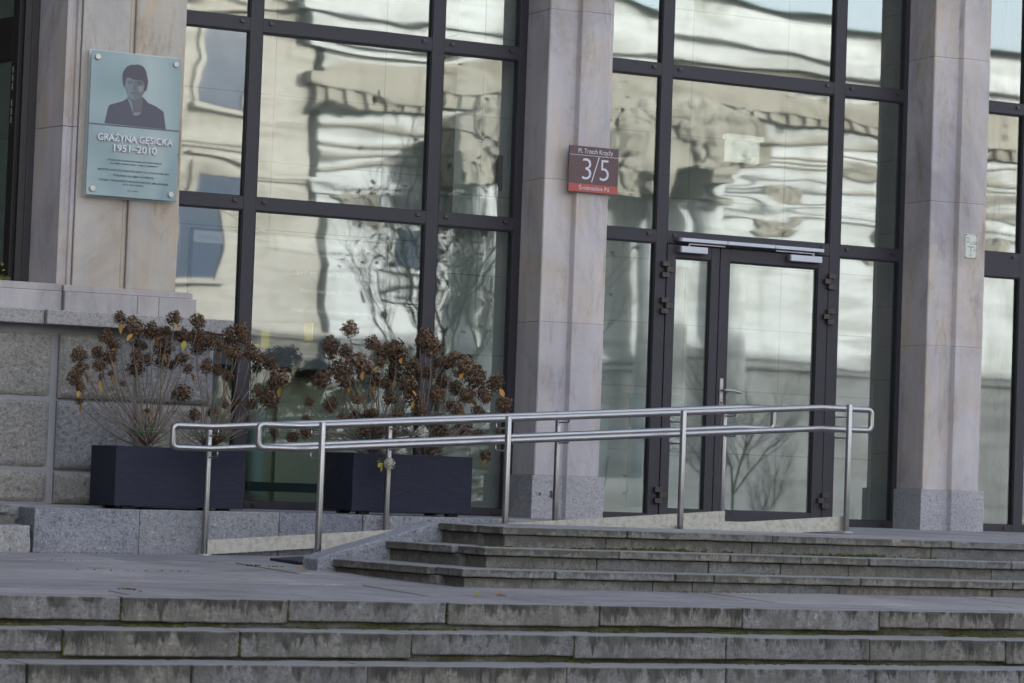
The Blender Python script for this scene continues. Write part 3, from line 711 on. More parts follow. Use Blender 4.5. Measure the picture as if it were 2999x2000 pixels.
for body, v, wd, sh_, hh in (("„Wspólnotę narodową buduje się wokół historii,", .752, .615, .25, .0125), ("ale także wokół celów i wizji przyszłości”", .775, .54, .25, .0125),
                      ("MINISTER ROZWOJU REGIONALNEGO W LATACH 2005-2007", .823, .79, 0, .0125), ("POSŁANKA NA SEJM VI KADENCJI", .858, .445, 0, .0125),
                      ("ZGINĘŁA TRAGICZNIE W KATASTROFIE POD SMOLEŃSKIEM", .895, .77, 0, .0125), ("10 IV 2010 ROKU", .918, .23, 0, .0125), ("10 IV 2016", .958, .12, 0, .010)):
    text_mesh(m, body, U(.515), -.4582, Vv(v), (PX1 - PX0) * wd, hh, shear=sh_, bold=.022)
m.build("small_text", flat("small letter print", (.035, .045, .05), .5), pq, recalc=False)

# ================================================================ street number sign
sg = thing("street_number_sign", (1.42, -.45, 2.5), "square brown house number sign reading 3/5 on the pillar left of the doors", "sign")
m = MB(); m.box(1.204, 1.634, -.452, -.434, 2.503, 2.856); m.build("sign_plate", flat("brown enamel", (.078, .036, .040), .35, 0, .15), sg, bevel=.003)
m = MB(); m.box(1.2045, 1.6335, -.4528, -.4521, 2.5035, 2.566); m.build("red_strip", flat("red enamel", (.36, .060, .042), .35), sg)
m = MB(); m.box(1.2055, 1.633, -.4528, -.4521, 2.7845, 2.7875)
text_mesh(m, "Pl. Trzech Krzyży", 1.432, -.4530, 2.802, .300, .0355)
text_mesh(m, "Śródmieście Pd.", 1.428, -.4534, 2.521, .270, .031)
text_mesh(m, "5", 1.512, -.4530, 2.600, .078, .166, bold=-.012)
text_mesh(m, "3", 1.358, -.4530, 2.600, .078, .166, bold=-.012)
m.add([(1.399, -.4530, 2.583), (1.407, -.4530, 2.583), (1.467, -.4530, 2.780), (1.459, -.4530, 2.780)], [(0, 1, 2, 3)])
m.build("sign_lettering", flat("white enamel letters", (.56, .55, .60), .4), sg, recalc=False)
m = MB(); m.box(1.26, 1.58, -.434, -.411, 2.53, 2.83); m.build("mounting_bracket", M['frame'], sg)

# ================================================================ small hydrant sign
hs = thing("hydrant_sign", (4.99, -.41, 2.24), "small cream enamel hydrant sign with blue border on the right pillar", "sign")
HX = 4.997 - .018; Y0 = -.424
m = MB(); m.box(HX - .060, HX + .060, Y0, -.411, 2.236, 2.440); m.build("sign_plate", flat("cream enamel", (.56, .54, .46), .4, 0, .1), hs, bevel=.004)
m = MB(); a, b, c, d_ = HX - .056, HX + .056, 2.240, 2.436; q = Y0 - .0006
for x0, x1, z0, z1 in ((a + .004, b, d_ - .003, d_), (a, a + .003, c, d_), (b - .003, b, c, d_ - .003), (a + .003, b - .003, c, c + .003)): m.box(x0, x1, q, Y0, z0, z1)
text_mesh(m, "D", HX - .030, q - .0003, 2.366, .026, .046); text_mesh(m, "ø 100", HX + .022, q - .0003, 2.352, .060, .026)
m.box(HX - .038, HX + .034, q, Y0, 2.330, 2.335); m.box(HX - .003, HX + .002, q, Y0, 2.286, 2.330)
text_mesh(m, "2,0", HX + .034, q - .0003, 2.300, .022, .018); text_mesh(m, "9,6", HX - .004, q - .0003, 2.256, .024, .018)
m.build("sign_lettering", flat("blue enamel", (.045, .085, .17), .4), hs, recalc=False)
m = MB()
for x in (a + .006, b - .006):
    for z in (c + .006, d_ - .006): m.tube([(x, q - .002, z), (x, Y0, z)], .0045, 8)
m.build("screw", M['blackplastic'], hs)

# ================================================================ display screen, glowing white panel and stickers behind the glass
sc = thing("display_screen", (-.6, .6, 1.1), "large wall display showing an energy dashboard behind the left window", "screen")
SX0, SX1, SZ0, SZ1 = -1.44, .20, 1.06, 2.10
m = MB(); m.box(SX0, SX1, .602, .66, SZ0, SZ1); m.build("screen_housing", M['blackplastic'], sc, bevel=.006)
def emis(name, col, s=1.0):
    mm = bpy.data.materials.new(name); mm.use_nodes = True; b_ = mm.node_tree.nodes["Principled BSDF"]
    b_.inputs["Base Color"].default_value = (.02, .02, .02, 1); b_.inputs["Emission Color"].default_value = (*col, 1); b_.inputs["Emission Strength"].default_value = s * .13; return mm
def panel(name, x0, x1, z0, z1, y, mm, par): m = MB(); m.add([(x0, y, z0), (x1, y, z0), (x1, y, z1), (x0, y, z1)], [(0, 1, 2, 3)]); return m.build(name, mm, par, recalc=False)
dp = panel("screen_picture", SX0 + .02, SX1 - .02, SZ0 + .02, SZ1 - .02, .6010, emis("screen grey", (.10, .11, .13), .5), sc)
panel("screen_header", SX0 + .02, SX1 - .02, SZ1 - .11, SZ1 - .02, .6004, emis("screen white", (.5, .52, .5), .5), sc)
panel("screen_box", -.62, -.02, 1.63, 1.90, .6004, emis("screen dark box", (.05, .052, .06), .5), sc)
panel("yellow_bar", -.915, -.857, 1.22, 1.245, .6004, emis("screen yellow", (.65, .60, .12), .6), sc)
panel("yellow_bar", -.84, -.772, 1.22, 1.35, .6004, emis("screen yellow", (.65, .60, .12), .6), sc)
m = MB(); m.tube([(-.452, .5999, 1.295), (-.452, .5999, 1.43)], .034, 16); m.build("barrel_icon", emis("screen yellow icon", (.60, .50, .10), .6), sc)
m = MB()
for body, x, z, wd, h in (("217,40", -.49, 1.795, .17, .034), ("913,40", -.22, 1.79, .17, .034), ("86,31", .03, 1.785, .14, .034), ("Zestawienie łączne", -.25, 1.945, .34, .03), ("Produkcja energii łącznie:  577,11 MWh", -.30, 1.665, .45, .028),
                          ("Wkład w ochronę środowiska naturalnego", -.25, 1.51, .70, .034), ("Redukcja odpadów", -.45, 1.20, .19, .02), ("atomowych", -.45, 1.17, .11, .02), ("2025", -.85, 1.198, .04, .012)):
    text_mesh(m, body, x, .5998, z, wd, h)
m.build("screen_text", emis("screen text white", (.75, .78, .75), .7), sc, recalc=False)
m = MB(); text_mesh(m, "2,92 g", -.45, .5996, 1.235, .12, .04); m.build("screen_text", emis("screen text yellow", (.6, .52, .1), .7), sc, recalc=False)
m = MB(); text_mesh(m, "Solar-Log   DASHBOARD | Minist", -1.09, .5996, 2.02, .56, .030); m.build("screen_text", emis("screen text blue", (.05, .10, .25), .5), sc, recalc=False)

m = MB(); m.box(3.045, 3.36, .30, .33, 2.945, 3.12); m.box(3.03, 3.385, .27, .34, 3.128, 3.165); pn = m.build("white_panel", emis("glowing white panel", (.75, .82, .74), .8), loc=(3.15, .3, 2.8))  # emission makes this panel a bright rectangle behind the glass
tag(pn, "small white panel with its own glow, seen behind the glass above the doors", "glowing panel")
m = MB(); m.box(2.44, 2.60, .0405, .0425, 2.03, 2.09); text_mesh(m, "ZARAZ WRACAM", 2.52, .0401, 2.055, .12, .012) if False else None
stt = m.build("glass_sticker", flat("pale sticker", (.42, .48, .46), .5), loc=(2.5, .04, 2.0)); tag(stt, "small pale sticker inside the narrow door leaf glass near its top", "sticker")
bxs = thing("dark_box", (.93, .2, 2.53), "narrow black box behind the right edge of the upper left window grid", "casing")
m = MB(); m.box(.893, .967, .20, .26, 2.53, 2.81); m.build("cabinet", M['blackplastic'], bxs, bevel=.004)  # plain dark box of unknown use behind the pane edge
m = MB(); m.box(.90, .96, .196, .2, 2.55, 2.79); m.build("faceplate", flat("black grille", (.02, .02, .02), .8), bxs)
mt = thing("interior_gate", (2.6, .5, .35), "dark blue machine lettering on a panel behind the narrow door leaf glass", "machine panel")
m = MB(); m.box(2.35, 2.80, .5, .54, .10, .98); m.box(2.33, 2.82, .49, .56, .98, 1.02); m.box(2.33, 2.82, .49, .56, .34, .36); m.box(2.33, 2.82, .49, .56, .20, .22)
m.build("panel", flat("grey green panel", (.24, .29, .27), .4), mt)
m = MB(); text_mesh(m, "MEC", 2.745, .499, .555, .10, .034, shear=.3, bold=.02); text_mesh(m, "moving", 2.745, .499, .525, .09, .018, shear=.3)
m.build("lettering", flat("navy lettering", (.01, .02, .08), .5), mt, recalc=False)
lf = thing("leaning_panel", (1.95, .7, 0), "pale tapered panel leaning behind the side window left of the doors", "panel")
m = MB(); m.plate([(1.90, .12), (1.99, .03), (2.24, .0), (2.26, .92), (2.15, .93), (2.08, .90)], .70, .72); m.build("panel", flat("pale translucent panel", (.40, .46, .42), .4), lf)
m = MB(); m.tube([(2.14, .66, .02), (2.22, .66, .30), (2.25, .68, .5)], .01, 6); m.build("strut", M['blackplastic'], lf)
ss = thing("stairs_pictogram", (1.0, .35, .86), "small olive stair pictogram sign behind the window beside the first pillar", "sign")
m = MB(); m.box(.90, 1.03, .34, .35, .90, 1.04); m.build("plate", flat("olive sign", (.22, .20, .05), .5), ss)
m = MB()
for k in range(5): m.box(.912 + k * .022, .934 + k * .022, .3385, .3395, .912 + k * .016, .920 + k * .016)
m.build("step_symbol", flat("navy symbol", (.03, .06, .12), .5), ss)

# ================================================================ handrails
def arc(c, a, b, r, n=6):   # quarter turn from direction a to direction b around the corner c
    c = Vector(c); a = Vector(a); b = Vector(b); return [tuple(c + a * r * (1 - math.sin(t)) + b * r * (1 - math.cos(t))) for t in [math.pi / 2 * i / n for i in range(n + 1)]]
def rail(name, label, y, py, pts_top, dz, posts, side, plate_x, x_end):
    """pts_top: bends of the upper tube (x,z); lower tube hangs dz below; ends closed by rounded loops"""
    root = thing(name, (posts[0][0], py, posts[0][1]), label, "handrail", "steel ramp handrails")
    R = .034
    (xa, za), (xb, zb) = pts_top[0], pts_top[-1]
    top = [(x, y, z) for x, z in pts_top]; low = [(x, y, z - dz) for x, z in pts_top]
    path = top[1:-1]
    loopR = arc((xb, y, zb), (-1, 0, 0), (0, 0, -1), R) + arc((xb, y, zb - dz), (0, 0, 1), (-1, 0, 0), R)
    loopL = arc((xa, y, za - dz), (1, 0, 0), (0, 0, 1), R) + arc((xa, y, za), (0, 0, -1), (1, 0, 0), R)
    def soft(pts):
        o_ = [pts[0]]
        for i in range(1, len(pts) - 1):
            p0, p, p1 = Vector(pts[i - 1]), Vector(pts[i]), Vector(pts[i + 1])
            o_ += [tuple(p + (p0 - p).normalized() * .03), tuple(p), tuple(p + (p1 - p).normalized() * .03)]
        return o_ + [pts[-1]]
    full = loopL[-1:] + soft([loopL[-1]] + path + [loopR[0]])[1:-1] + loopR + soft([loopR[-1]] + low[1:-1][::-1] + [loopL[0]])[1:-1] + loopL[:-1]
    m = MB(); n0 = len(m.v); seg = 14; m.tube(full + [full[0]], .0213, seg, caps=False)
    m.build("grab_tube", M['steel'], root, smooth=True)
    for x, zb_, zt_ in posts:
        m = MB(); m.tube([(x, py, zb_), (x, py, zt_ + .001)], .0215, 16); po = m.build("post", M['steel'], root, bevel=.002)
        for p_ in po.data.polygons: p_.use_smooth = len(p_.vertices) == 4
        m = MB(); m.tube([(x, py, zb_ - .002), (x, py, zb_ + .008)], .048, 20); m.build("foot_plate", M['steel_dull'], po, bevel=.002)
        for k in (0, 1):
            zz = ztop(pts_top, x) - k * dz
            m = MB(); m.tube([(x, py, zz - .062), (x, y - side * .022, zz - .062), (x, y - side * .008, zz - .058), (x, y, zz - .045), (x, y, zz - .012)], .0062, 8)
            m.build("bracket", M['steel'], po, smooth=True)
    # kick plate
    m = MB(); x0, x1 = plate_x; yy = py + side * .03
    za0, za1 = ztop(pts_top, x0) - .87, ztop(pts_top, x1) - .87
    if x1 > 2.05: za1 = .012
    m.add([(x0, yy, za0), (x1, yy, za1), (x1, yy, za1 + .098), (x0, yy, za0 + .098), (x0, yy + .004, za0), (x1, yy + .004, za1), (x1, yy + .004, za1 + .098), (x0, yy + .004, za0 + .098)],
          [(0, 1, 2, 3), (7, 6, 5, 4), (0, 4, 5, 1), (3, 2, 6, 7), (1, 5, 6, 2), (0, 3, 7, 4)])
    m.build("kick_plate", M['steel_dull'], root)
    for xx, zz in ((x0, za0), (x1, za1)):
        m = MB(); m.box(xx - .001, xx + .001, min(yy, py), max(yy, py), zz, zz + .098); m.build("kick_plate", M['steel_dull'], root)
    return root
def ztop(p, x):
    for i in range(len(p) - 1):
        if p[i][0] <= x <= p[i + 1][0]: return p[i][1] + (p[i + 1][1] - p[i][1]) * (x - p[i][0]) / (p[i + 1][0] - p[i][0])
    return p[0][1] if x < p[0][0] else p[-1][1]
rail("handrail", "brushed steel double handrail on the near side of the ramp, beside the stone steps", -2.62, -2.80,
     [(-2.125, .578), (-1.834, .579), (2.14, .872), (2.575, .874)], .148,
     [(-1.757, -.325, .606), (-.42, -.21, .700), (.92, -.12, .797), (2.270, -.004, .898)], 1, (-1.757, 2.262), 2.575)
rail("handrail", "brushed steel double handrail on the far side of the ramp, nearest the planters", -1.57, -1.40,
     [(-2.32, .566), (-2.034, .567), (2.13, .880), (2.41, .880)], .148,
     [(-1.995, -.305, .590), (-.648, -.20, .690), (.69, -.10, .794), (2.087, .000, .896)], -1, (-1.985, 2.10), 2.41)

# drain mat at the foot of the ramp
m = MB(); m.box(-1.74, -1.50, -2.45, -1.95, .004, .022, lambda a, b, c: (a, b, zr(a) + c + .004))
dm = m.build("door_mat", flat("black ribbed rubber", (.02, .02, .028), .7, 0, 0, None, .004, 150), loc=(-1.5, -2.2, -.28), bevel=.004)
tag(dm, "dark rubber mat lying at the foot of the ramp between the handrails", "mat")

# ================================================================ planters
def planter(x0, x1, y0, y1, z0, z1, label):
    r = thing("planter", ((x0 + x1) / 2, (y0 + y1) / 2, z0 - .02), label, "planter", "anthracite planters on the kerb wall")
    m = MB(); w_ = .018
    o_ = [(x0, y0), (x1, y0), (x1, y1), (x0, y1)]; i_ = [(x0 + w_, y0 + w_), (x1 - w_, y0 + w_), (x1 - w_, y1 - w_), (x0 + w_, y1 - w_)]
    vs = [(a, b, z0) for a, b in o_] + [(a, b, z1) for a, b in o_] + [(a, b, z1) for a, b in i_] + [(a, b, z1 - .08) for a, b in i_]
    fs = [(3, 2, 1, 0)] + [(i, (i + 1) % 4, 4 + (i + 1) % 4, 4 + i) for i in range(4)] + [(4 + i, 4 + (i + 1) % 4, 8 + (i + 1) % 4, 8 + i) for i in range(4)] + [(8 + i, 8 + (i + 1) % 4, 12 + (i + 1) % 4, 12 + i) for i in range(4)]
    m.add(vs, fs); m.build("box", M['planter'], r, bevel=.004)
    m = MB(); m.box(x0 + w_, x1 - w_, y0 + w_, y1 - w_, z1 - .10, z1 - .045); m.build("soil", M['soil'], r)
    for a in (x0 + .08, x1 - .16):
        for b in (y0 + .05, y1 - .11): m = MB(); m.box(a, a + .08, b, b + .06, z0 - .022, z0 + .002); m.build("foot", M['blackplastic'], r)
    return r
planter(-2.62, -1.686, -1.30, -.78, .012, .418, "anthracite slate textured planter under the two left shrubs, against the granite base")
planter(-.872, .062, -1.30, -.80, .024, .434, "anthracite slate textured planter under the two right shrubs, in front of the window")

# ================================================================ hydrangea shrubs with dried flower heads
def head_mesh(seed, n=360):
    r = random.Random(seed); vs = []; fs = []
    for i in range(n):
        # direction on a cone-topped ovoid
        while True:
            v = Vector((r.uniform(-1, 1), r.uniform(-1, 1), r.uniform(-1, 1)))
            if .05 < v.length < 1: break
        v.normalize(); rad = r.uniform(.55, 1.04) if r.random() < .8 else r.uniform(.25, .6)
        lump = 1 + .16 * noise.noise(v * 2.2 + Vector((seed, 0, 0)))
        c = v * rad * lump
        if c.z > 0: c.x *= 1 - .35 * c.z; c.y *= 1 - .35 * c.z
        nrm = (v + Vector((r.uniform(-.7, .7), r.uniform(-.7, .7), r.uniform(-.7, .7)))).normalized()
        a = nrm.orthogonal().normalized(); b = nrm.cross(a); an = r.uniform(0, 6.28)
        a2 = a * math.cos(an) + b * math.sin(an); b2 = nrm.cross(a2); s = r.uniform(.10, .18)
        for q in range(2):      # two crossed folded petals
            p, o_ = (a2, b2) if q == 0 else (b2, a2)
            k = len(vs); up = nrm * s * .35
            vs += [c + p * s + up, c + o_ * s * .55, c - p * s + up * r.uniform(.2, 1.2), c - o_ * s * .55]
            fs += [(k, k + 1, k + 3), (k + 1, k + 2, k + 3)]
    me = bpy.data.meshes.new("flower_head"); me.from_pydata([tuple(v) for v in vs], [], fs); return me
HM = [head_mesh(s) for s in range(6)]
for h in HM: h.materials.append(M['petal'])
HP = [head_mesh(20), head_mesh(21)]
for h in HP: h.materials.append(M['petal_pale'])
def leaf_mesh(m, c, d, L, w_, droop=.3):
    d = d.normalized(); sd = d.cross(Vector((random.uniform(-.4, .4), random.uniform(-.4, .4), 1))).normalized(); n_ = sd.cross(d)
    pts = []
    for i, (t_, ww) in enumerate(((0, .08), (.25, .8), (.55, 1), (.8, .6), (1, .03))):
        p = c + d * L * t_ - n_ * L * droop * t_ * t_; pts.append((p - sd * w_ * ww * .5 + n_ * w_ * .12 * ww, p, p + sd * w_ * ww * .5 + n_ * w_ * .12 * ww))
    vs = [tuple(q) for r_ in pts for q in r_]; fs = []
    for i in range(4):
        for k in (0, 1): a = i * 3 + k; fs.append((a, a + 1, a + 4, a + 3))
    m.add(vs, fs)
def shrub(bx, by, bz, heads, white, label, seed, extra=10):
    r = random.Random(seed); random.seed(seed)
    root = thing("hydrangea_shrub", (bx, by, bz), label, "shrub", "dried hydrangea shrubs in the planters")
    trunk = MB()
    trunk.tube([(bx, by, bz - .03), (bx + .004, by, bz + .05), (bx - .004, by, bz + .10)], .017, 8, taper=.8); tk = trunk.build("stem_base", M['twig'], root)
    leaves = []
    for i, (x, y, z, rx, rz) in enumerate(heads):
        me = HM[r.randrange(6)] if i not in white else HP[r.randrange(2)]
        o = bpy.data.objects.new("flower_head", me); COL.objects.link(o); o.parent = root
        o.location = (x - bx, y - by, z - bz); o.scale = (rx * 1.22, (rx + rz) * .60, rz * 1.22)
        o.rotation_euler = (r.uniform(-.3, .3), max(-.9, min(.9, (x - bx) * 1.1)) + r.uniform(-.3, .3), r.uniform(0, 6.28)); ORG[o] = ORG[root]
        if i in white: o["label"] = "cream coloured flower head"
        # stem from the base out and up to the head
        top = Vector((x, y, z - rz * .35)); b0 = Vector((bx + r.uniform(-.035, .035), by + r.uniform(-.05, .05), bz + r.uniform(.0, .13)))
        dx = top - b0; side = Vector((dx.x, dx.y, 0))
        if dx.z > .15: c1 = b0 + side * .42 + Vector((0, 0, dx.z * .22)); c2 = b0 + side * .86 + Vector((0, 0, dx.z * .62))
        else: c1 = b0 + side * .35 + Vector((0, 0, .12)); c2 = b0 + side * .75 + Vector((0, 0, .12 + dx.z * .4))
        path = []
        ph = r.uniform(0, 6)
        for k in range(11):
            t_ = k / 10; p = b0 * (1 - t_) ** 3 + c1 * 3 * t_ * (1 - t_) ** 2 + c2 * 3 * t_ * t_ * (1 - t_) + top * t_ ** 3
            p += Vector((math.sin(ph + t_ * 9), math.cos(ph * 1.3 + t_ * 8), 0)) * .014 * math.sin(t_ * math.pi); path.append(p)
        m = MB(); m.tube(path, r.uniform(.0042, .0066), 6, taper=.5)
        if r.random() < .6:      # a side twig
            k = r.randrange(4, 8); p = path[k]; dd = Vector((r.uniform(-1, 1), r.uniform(-.6, .6), r.uniform(.6, 1.6))).normalized()
            m.tube([p, p + dd * .05 + Vector((0, 0, .01)), p + dd * r.uniform(.09, .17) + Vector((0, 0, .03))], .0028, 5, taper=.5)
        m.build("stem", M['twig'], root, smooth=True)
        if r.random() < .42: leaves.append((Vector((x + r.uniform(-.5, .5) * rx, y - .6 * rx, z - rz * r.uniform(.6, 1.0))), Vector((r.uniform(-1, 1), r.uniform(-1, .2), r.uniform(-1.4, -.2)))))
    for i in range(extra * 2):      # bare low shoots
        an = r.uniform(0, 6.28); L = r.uniform(.2, .45); b0 = Vector((bx, by, bz + r.uniform(.0, .06)))
        dd = Vector((math.cos(an), math.sin(an) * .45, r.uniform(.25, .9))).normalized()
        m = MB(); m.tube([b0, b0 + dd * L * .4 - Vector((0, 0, .01)), b0 + dd * L * .75 + Vector((0, 0, .01)), b0 + dd * L + Vector((0, 0, .05))], .0030, 5, taper=.5)
        m.build("stem", M['twig'], root, smooth=True)
    for i, (p, d_) in enumerate(leaves):
        m = MB(); leaf_mesh(m, p, d_, r.uniform(.05, .085), r.uniform(.026, .042)); m.build("leaf", M['leaf_dry'] if r.random() < .9 else M['leaf_green'], root, smooth=True)
    m = MB(); ring = [(bx + .145 * math.cos(a), by + .12 * math.sin(a), bz + .115 + .008 * math.sin(a * 3)) for a in [2 * math.pi * k / 24 for k in range(25)]]
    m.tube(ring, .0022, 5, caps=False); m.tube([(p[0] * .93 + bx * .07, p[1] * .9 + by * .1, p[2] + .018) for p in ring], .0022, 5, caps=False); m.build("support_ring", M['wire'], root, smooth=True)
    return root
HEADS_LEFT=[(-2.600,-1.205,1.283,0.039,0.043),(-2.525,-1.275,1.226,0.059,0.067),(-2.343,-1.120,1.217,0.048,0.056),(-2.225,-1.248,1.303,0.049,0.048),(-2.073,-1.295,1.291,0.060,0.044),(-2.662,-1.117,1.160,0.051,0.047),(-2.511,-0.843,1.119,0.048,0.040),(-2.775,-0.906,1.032,0.052,0.052),(-2.653,-0.924,1.054,0.040,0.044),(-2.731,-1.212,0.956,0.047,0.039),(-2.606,-1.046,1.022,0.048,0.040),(-2.867,-1.183,0.919,0.059,0.039),(-2.915,-1.238,0.860,0.048,0.043),(-2.884,-1.274,0.799,0.039,0.031),(-2.475,-1.216,1.040,0.047,0.040),(-2.350,-0.838,0.967,0.061,0.048),(-2.171,-0.891,1.120,0.069,0.065),(-2.282,-0.902,1.025,0.040,0.040),(-2.172,-0.906,1.015,0.057,0.040),(-2.149,-1.227,1.185,0.056,0.048),(-2.020,-1.166,1.186,0.060,0.060),(-1.870,-0.998,1.174,0.061,0.057),(-1.932,-0.942,1.115,0.049,0.041),(-1.660,-0.877,1.221,0.065,0.061),(-1.586,-0.864,1.259,0.062,0.062),(-1.796,-1.284,1.090,0.064,0.052),(-2.074,-1.009,1.034,0.048,0.040),(-1.870,-0.974,0.996,0.042,0.050),(-1.825,-1.062,0.972,0.040,0.036),(-1.805,-1.236,0.926,0.036,0.034),(-2.252,-1.079,1.215,0.032,0.032),(-1.667,-1.283,1.097,0.056,0.048),(-1.425,-0.835,1.071,0.058,0.045),(-1.350,-0.871,1.049,0.049,0.041),(-2.500,-1.040,0.844,0.022,0.018),(-2.244,-1.171,1.221,0.028,0.028),(-2.344,-0.848,1.140,0.044,0.032),(-2.356,-1.027,1.107,0.028,0.024),(-2.087,-0.862,0.995,0.032,0.028),(-2.536,-0.881,0.916,0.024,0.018),(-2.667,-1.061,0.883,0.016,0.024),(-2.058,-1.111,0.968,0.036,0.032),(-1.787,-1.013,1.138,0.036,0.036),(-1.643,-1.102,1.200,0.036,0.041),(-2.145,-1.245,0.793,0.078,0.054),(-2.021,-1.168,0.652,0.040,0.042),(-1.779,-0.899,0.680,0.043,0.041),(-1.461,-1.307,0.924,0.079,0.063),(-1.546,-1.305,0.794,0.079,0.063),(-1.374,-0.998,0.772,0.048,0.038),(-1.607,-1.181,0.739,0.042,0.032),(-1.663,-1.047,0.764,0.030,0.027),(-1.760,-1.080,0.733,0.021,0.032),(-1.850,-1.148,0.517,0.053,0.037),(-2.729,-0.801,0.713,0.029,0.019),(-1.584,-1.226,0.845,0.053,0.032),(-2.344,-1.111,0.665,0.021,0.016),]
HEADS_RIGHT=[(-0.906,-1.223,1.307,0.059,0.052),(-0.942,-0.995,1.171,0.052,0.076),(-0.911,-1.184,1.146,0.048,0.043),(-0.689,-1.141,1.219,0.049,0.049),(-0.504,-0.934,1.173,0.066,0.055),(-0.504,-1.160,1.168,0.076,0.071),(-0.438,-1.034,1.109,0.060,0.049),(-0.136,-0.851,1.295,0.064,0.067),(-0.290,-1.276,1.209,0.087,0.065),(-0.385,-1.297,1.236,0.038,0.038),(-0.813,-1.209,1.064,0.086,0.070),(-0.840,-0.924,1.025,0.076,0.065),(-0.836,-1.004,0.958,0.071,0.054),(-1.087,-1.204,0.943,0.059,0.064),(-0.624,-1.155,1.086,0.043,0.035),(-0.087,-1.236,1.144,0.053,0.046),(-0.099,-1.087,1.103,0.061,0.050),(-0.034,-1.307,1.080,0.087,0.079),(0.224,-0.960,1.021,0.076,0.078),(-0.220,-0.855,1.068,0.072,0.067),(-0.363,-0.824,1.028,0.066,0.061),(-0.558,-0.941,0.962,0.066,0.049),(-0.406,-0.821,0.938,0.050,0.044),(-0.479,-1.320,0.938,0.065,0.054),(-0.260,-1.177,1.027,0.046,0.042),(0.035,-0.818,0.981,0.050,0.050),(0.087,-0.919,0.937,0.056,0.050),(0.094,-1.112,0.880,0.066,0.050),(0.452,-0.830,0.995,0.068,0.054),(0.284,-1.001,0.901,0.056,0.050),(0.495,-0.896,0.833,0.062,0.054),(-0.192,-1.174,0.877,0.066,0.055),(-0.409,-1.229,0.856,0.065,0.060),(-0.521,-1.095,0.836,0.052,0.046),(-0.842,-1.258,0.815,0.048,0.035),(-1.152,-1.128,0.782,0.035,0.028),(-0.856,-0.820,0.774,0.046,0.053),(-0.033,-1.154,0.786,0.082,0.042),(-0.390,-1.325,0.753,0.063,0.041),(-0.547,-1.306,0.719,0.052,0.030),(-0.730,-1.240,0.712,0.065,0.034),(-0.703,-0.915,0.698,0.046,0.033),(-0.895,-1.138,0.684,0.041,0.024),(0.153,-1.176,0.772,0.053,0.029),(-0.696,-1.279,0.638,0.062,0.041),(0.202,-0.810,0.642,0.073,0.050),(0.195,-1.105,0.608,0.053,0.031),(-0.155,-1.220,0.616,0.052,0.049),(-0.786,-1.299,0.591,0.052,0.041),(-1.239,-1.301,0.562,0.040,0.045),(-1.316,-1.241,0.522,0.045,0.040),(-1.344,-0.971,0.558,0.035,0.030),(-1.222,-1.251,0.659,0.035,0.019),(0.145,-1.308,0.859,0.038,0.033),(-0.171,-1.070,0.682,0.055,0.038),(-0.423,-1.198,0.671,0.043,0.033),(0.507,-0.801,0.631,0.032,0.020),(-0.571,-1.265,0.600,0.054,0.038),(-0.993,-1.050,0.561,0.022,0.027),(0.353,-0.920,0.454,0.038,0.038),]
WHITE=[(-0.236,-1.113,0.602,0.054,0.049),(-0.384,-0.807,0.379,0.040,0.040),]

def split(H, xa, xb):
    A, B = [], []
    for h in H:
        bias = .06 * math.sin(h[2] * 40)
        (A if abs(h[0] - xa) < abs(h[0] - xb) + bias - .02 else B).append(h)
    return A, B
A, B = split(HEADS_LEFT, -2.317, -1.78)
shrub(-2.317, -1.05, .40, A, [], "dried brown hydrangea at the left end of the left planter, against the granite wall", 11, 14)
shrub(-1.865, -1.05, .40, B, [], "dried brown hydrangea at the right end of the left planter, leaning over the window edge", 12, 12)
A, B = split(HEADS_RIGHT, -.608, -.15)
WHITE[0] = (-.318, -1.24, .594, .046, .044); WHITE[1] = (-.664, -1.455, .367, .036, .036)
A += [WHITE[1]]; B += [WHITE[0]]
shrub(-.608, -1.05, .41, A, [len(A) - 1], "dried brown hydrangea at the left end of the right planter, in front of the glass", 13, 12)
shrub(-.196, -1.05, .41, B, [len(B) - 1], "dried brown hydrangea with one cream flower head at the right end of the right planter", 14, 12)

wf_ = [o for o in COL.objects if o.get("label") == "cream coloured flower head"]
for i in range(5):
    m = MB(); leaf_mesh(m, Vector((-.70 - .012 * i, -1.46, .385 - .008 * i)), Vector((-1 + .35 * i, -.3, .5 - .32 * i)), .06, .034); m.build("leaf", M['leaf_green'], wf_[0].parent, smooth=True)
# small evergreen sprig on the window sill at the left edge
sp = thing("potted_sprig", (-3.16, -.33, 1.50), "small yellow green leafy sprig on the left window sill at the picture edge", "plant")
m = MB()
for i in range(60):
    c = Vector((-3.19 + random.gauss(0, .028), -.35 + random.gauss(0, .03), 1.53 + random.gauss(0, .045)))
    leaf_mesh(m, c, Vector((random.uniform(-1, 1), random.uniform(-1, .3), random.uniform(-.3, 1))), .03, .018)
m.build("foliage", M['leaf_green'], sp)
m = MB()
for i in range(6): m.tube([(-3.2 + .01 * i, -.36, 1.545 - .03), (-3.2 + .012 * i, -.37, 1.50 + .01 * i)], .002, 5)
m.build("stem", M['twig'], sp)

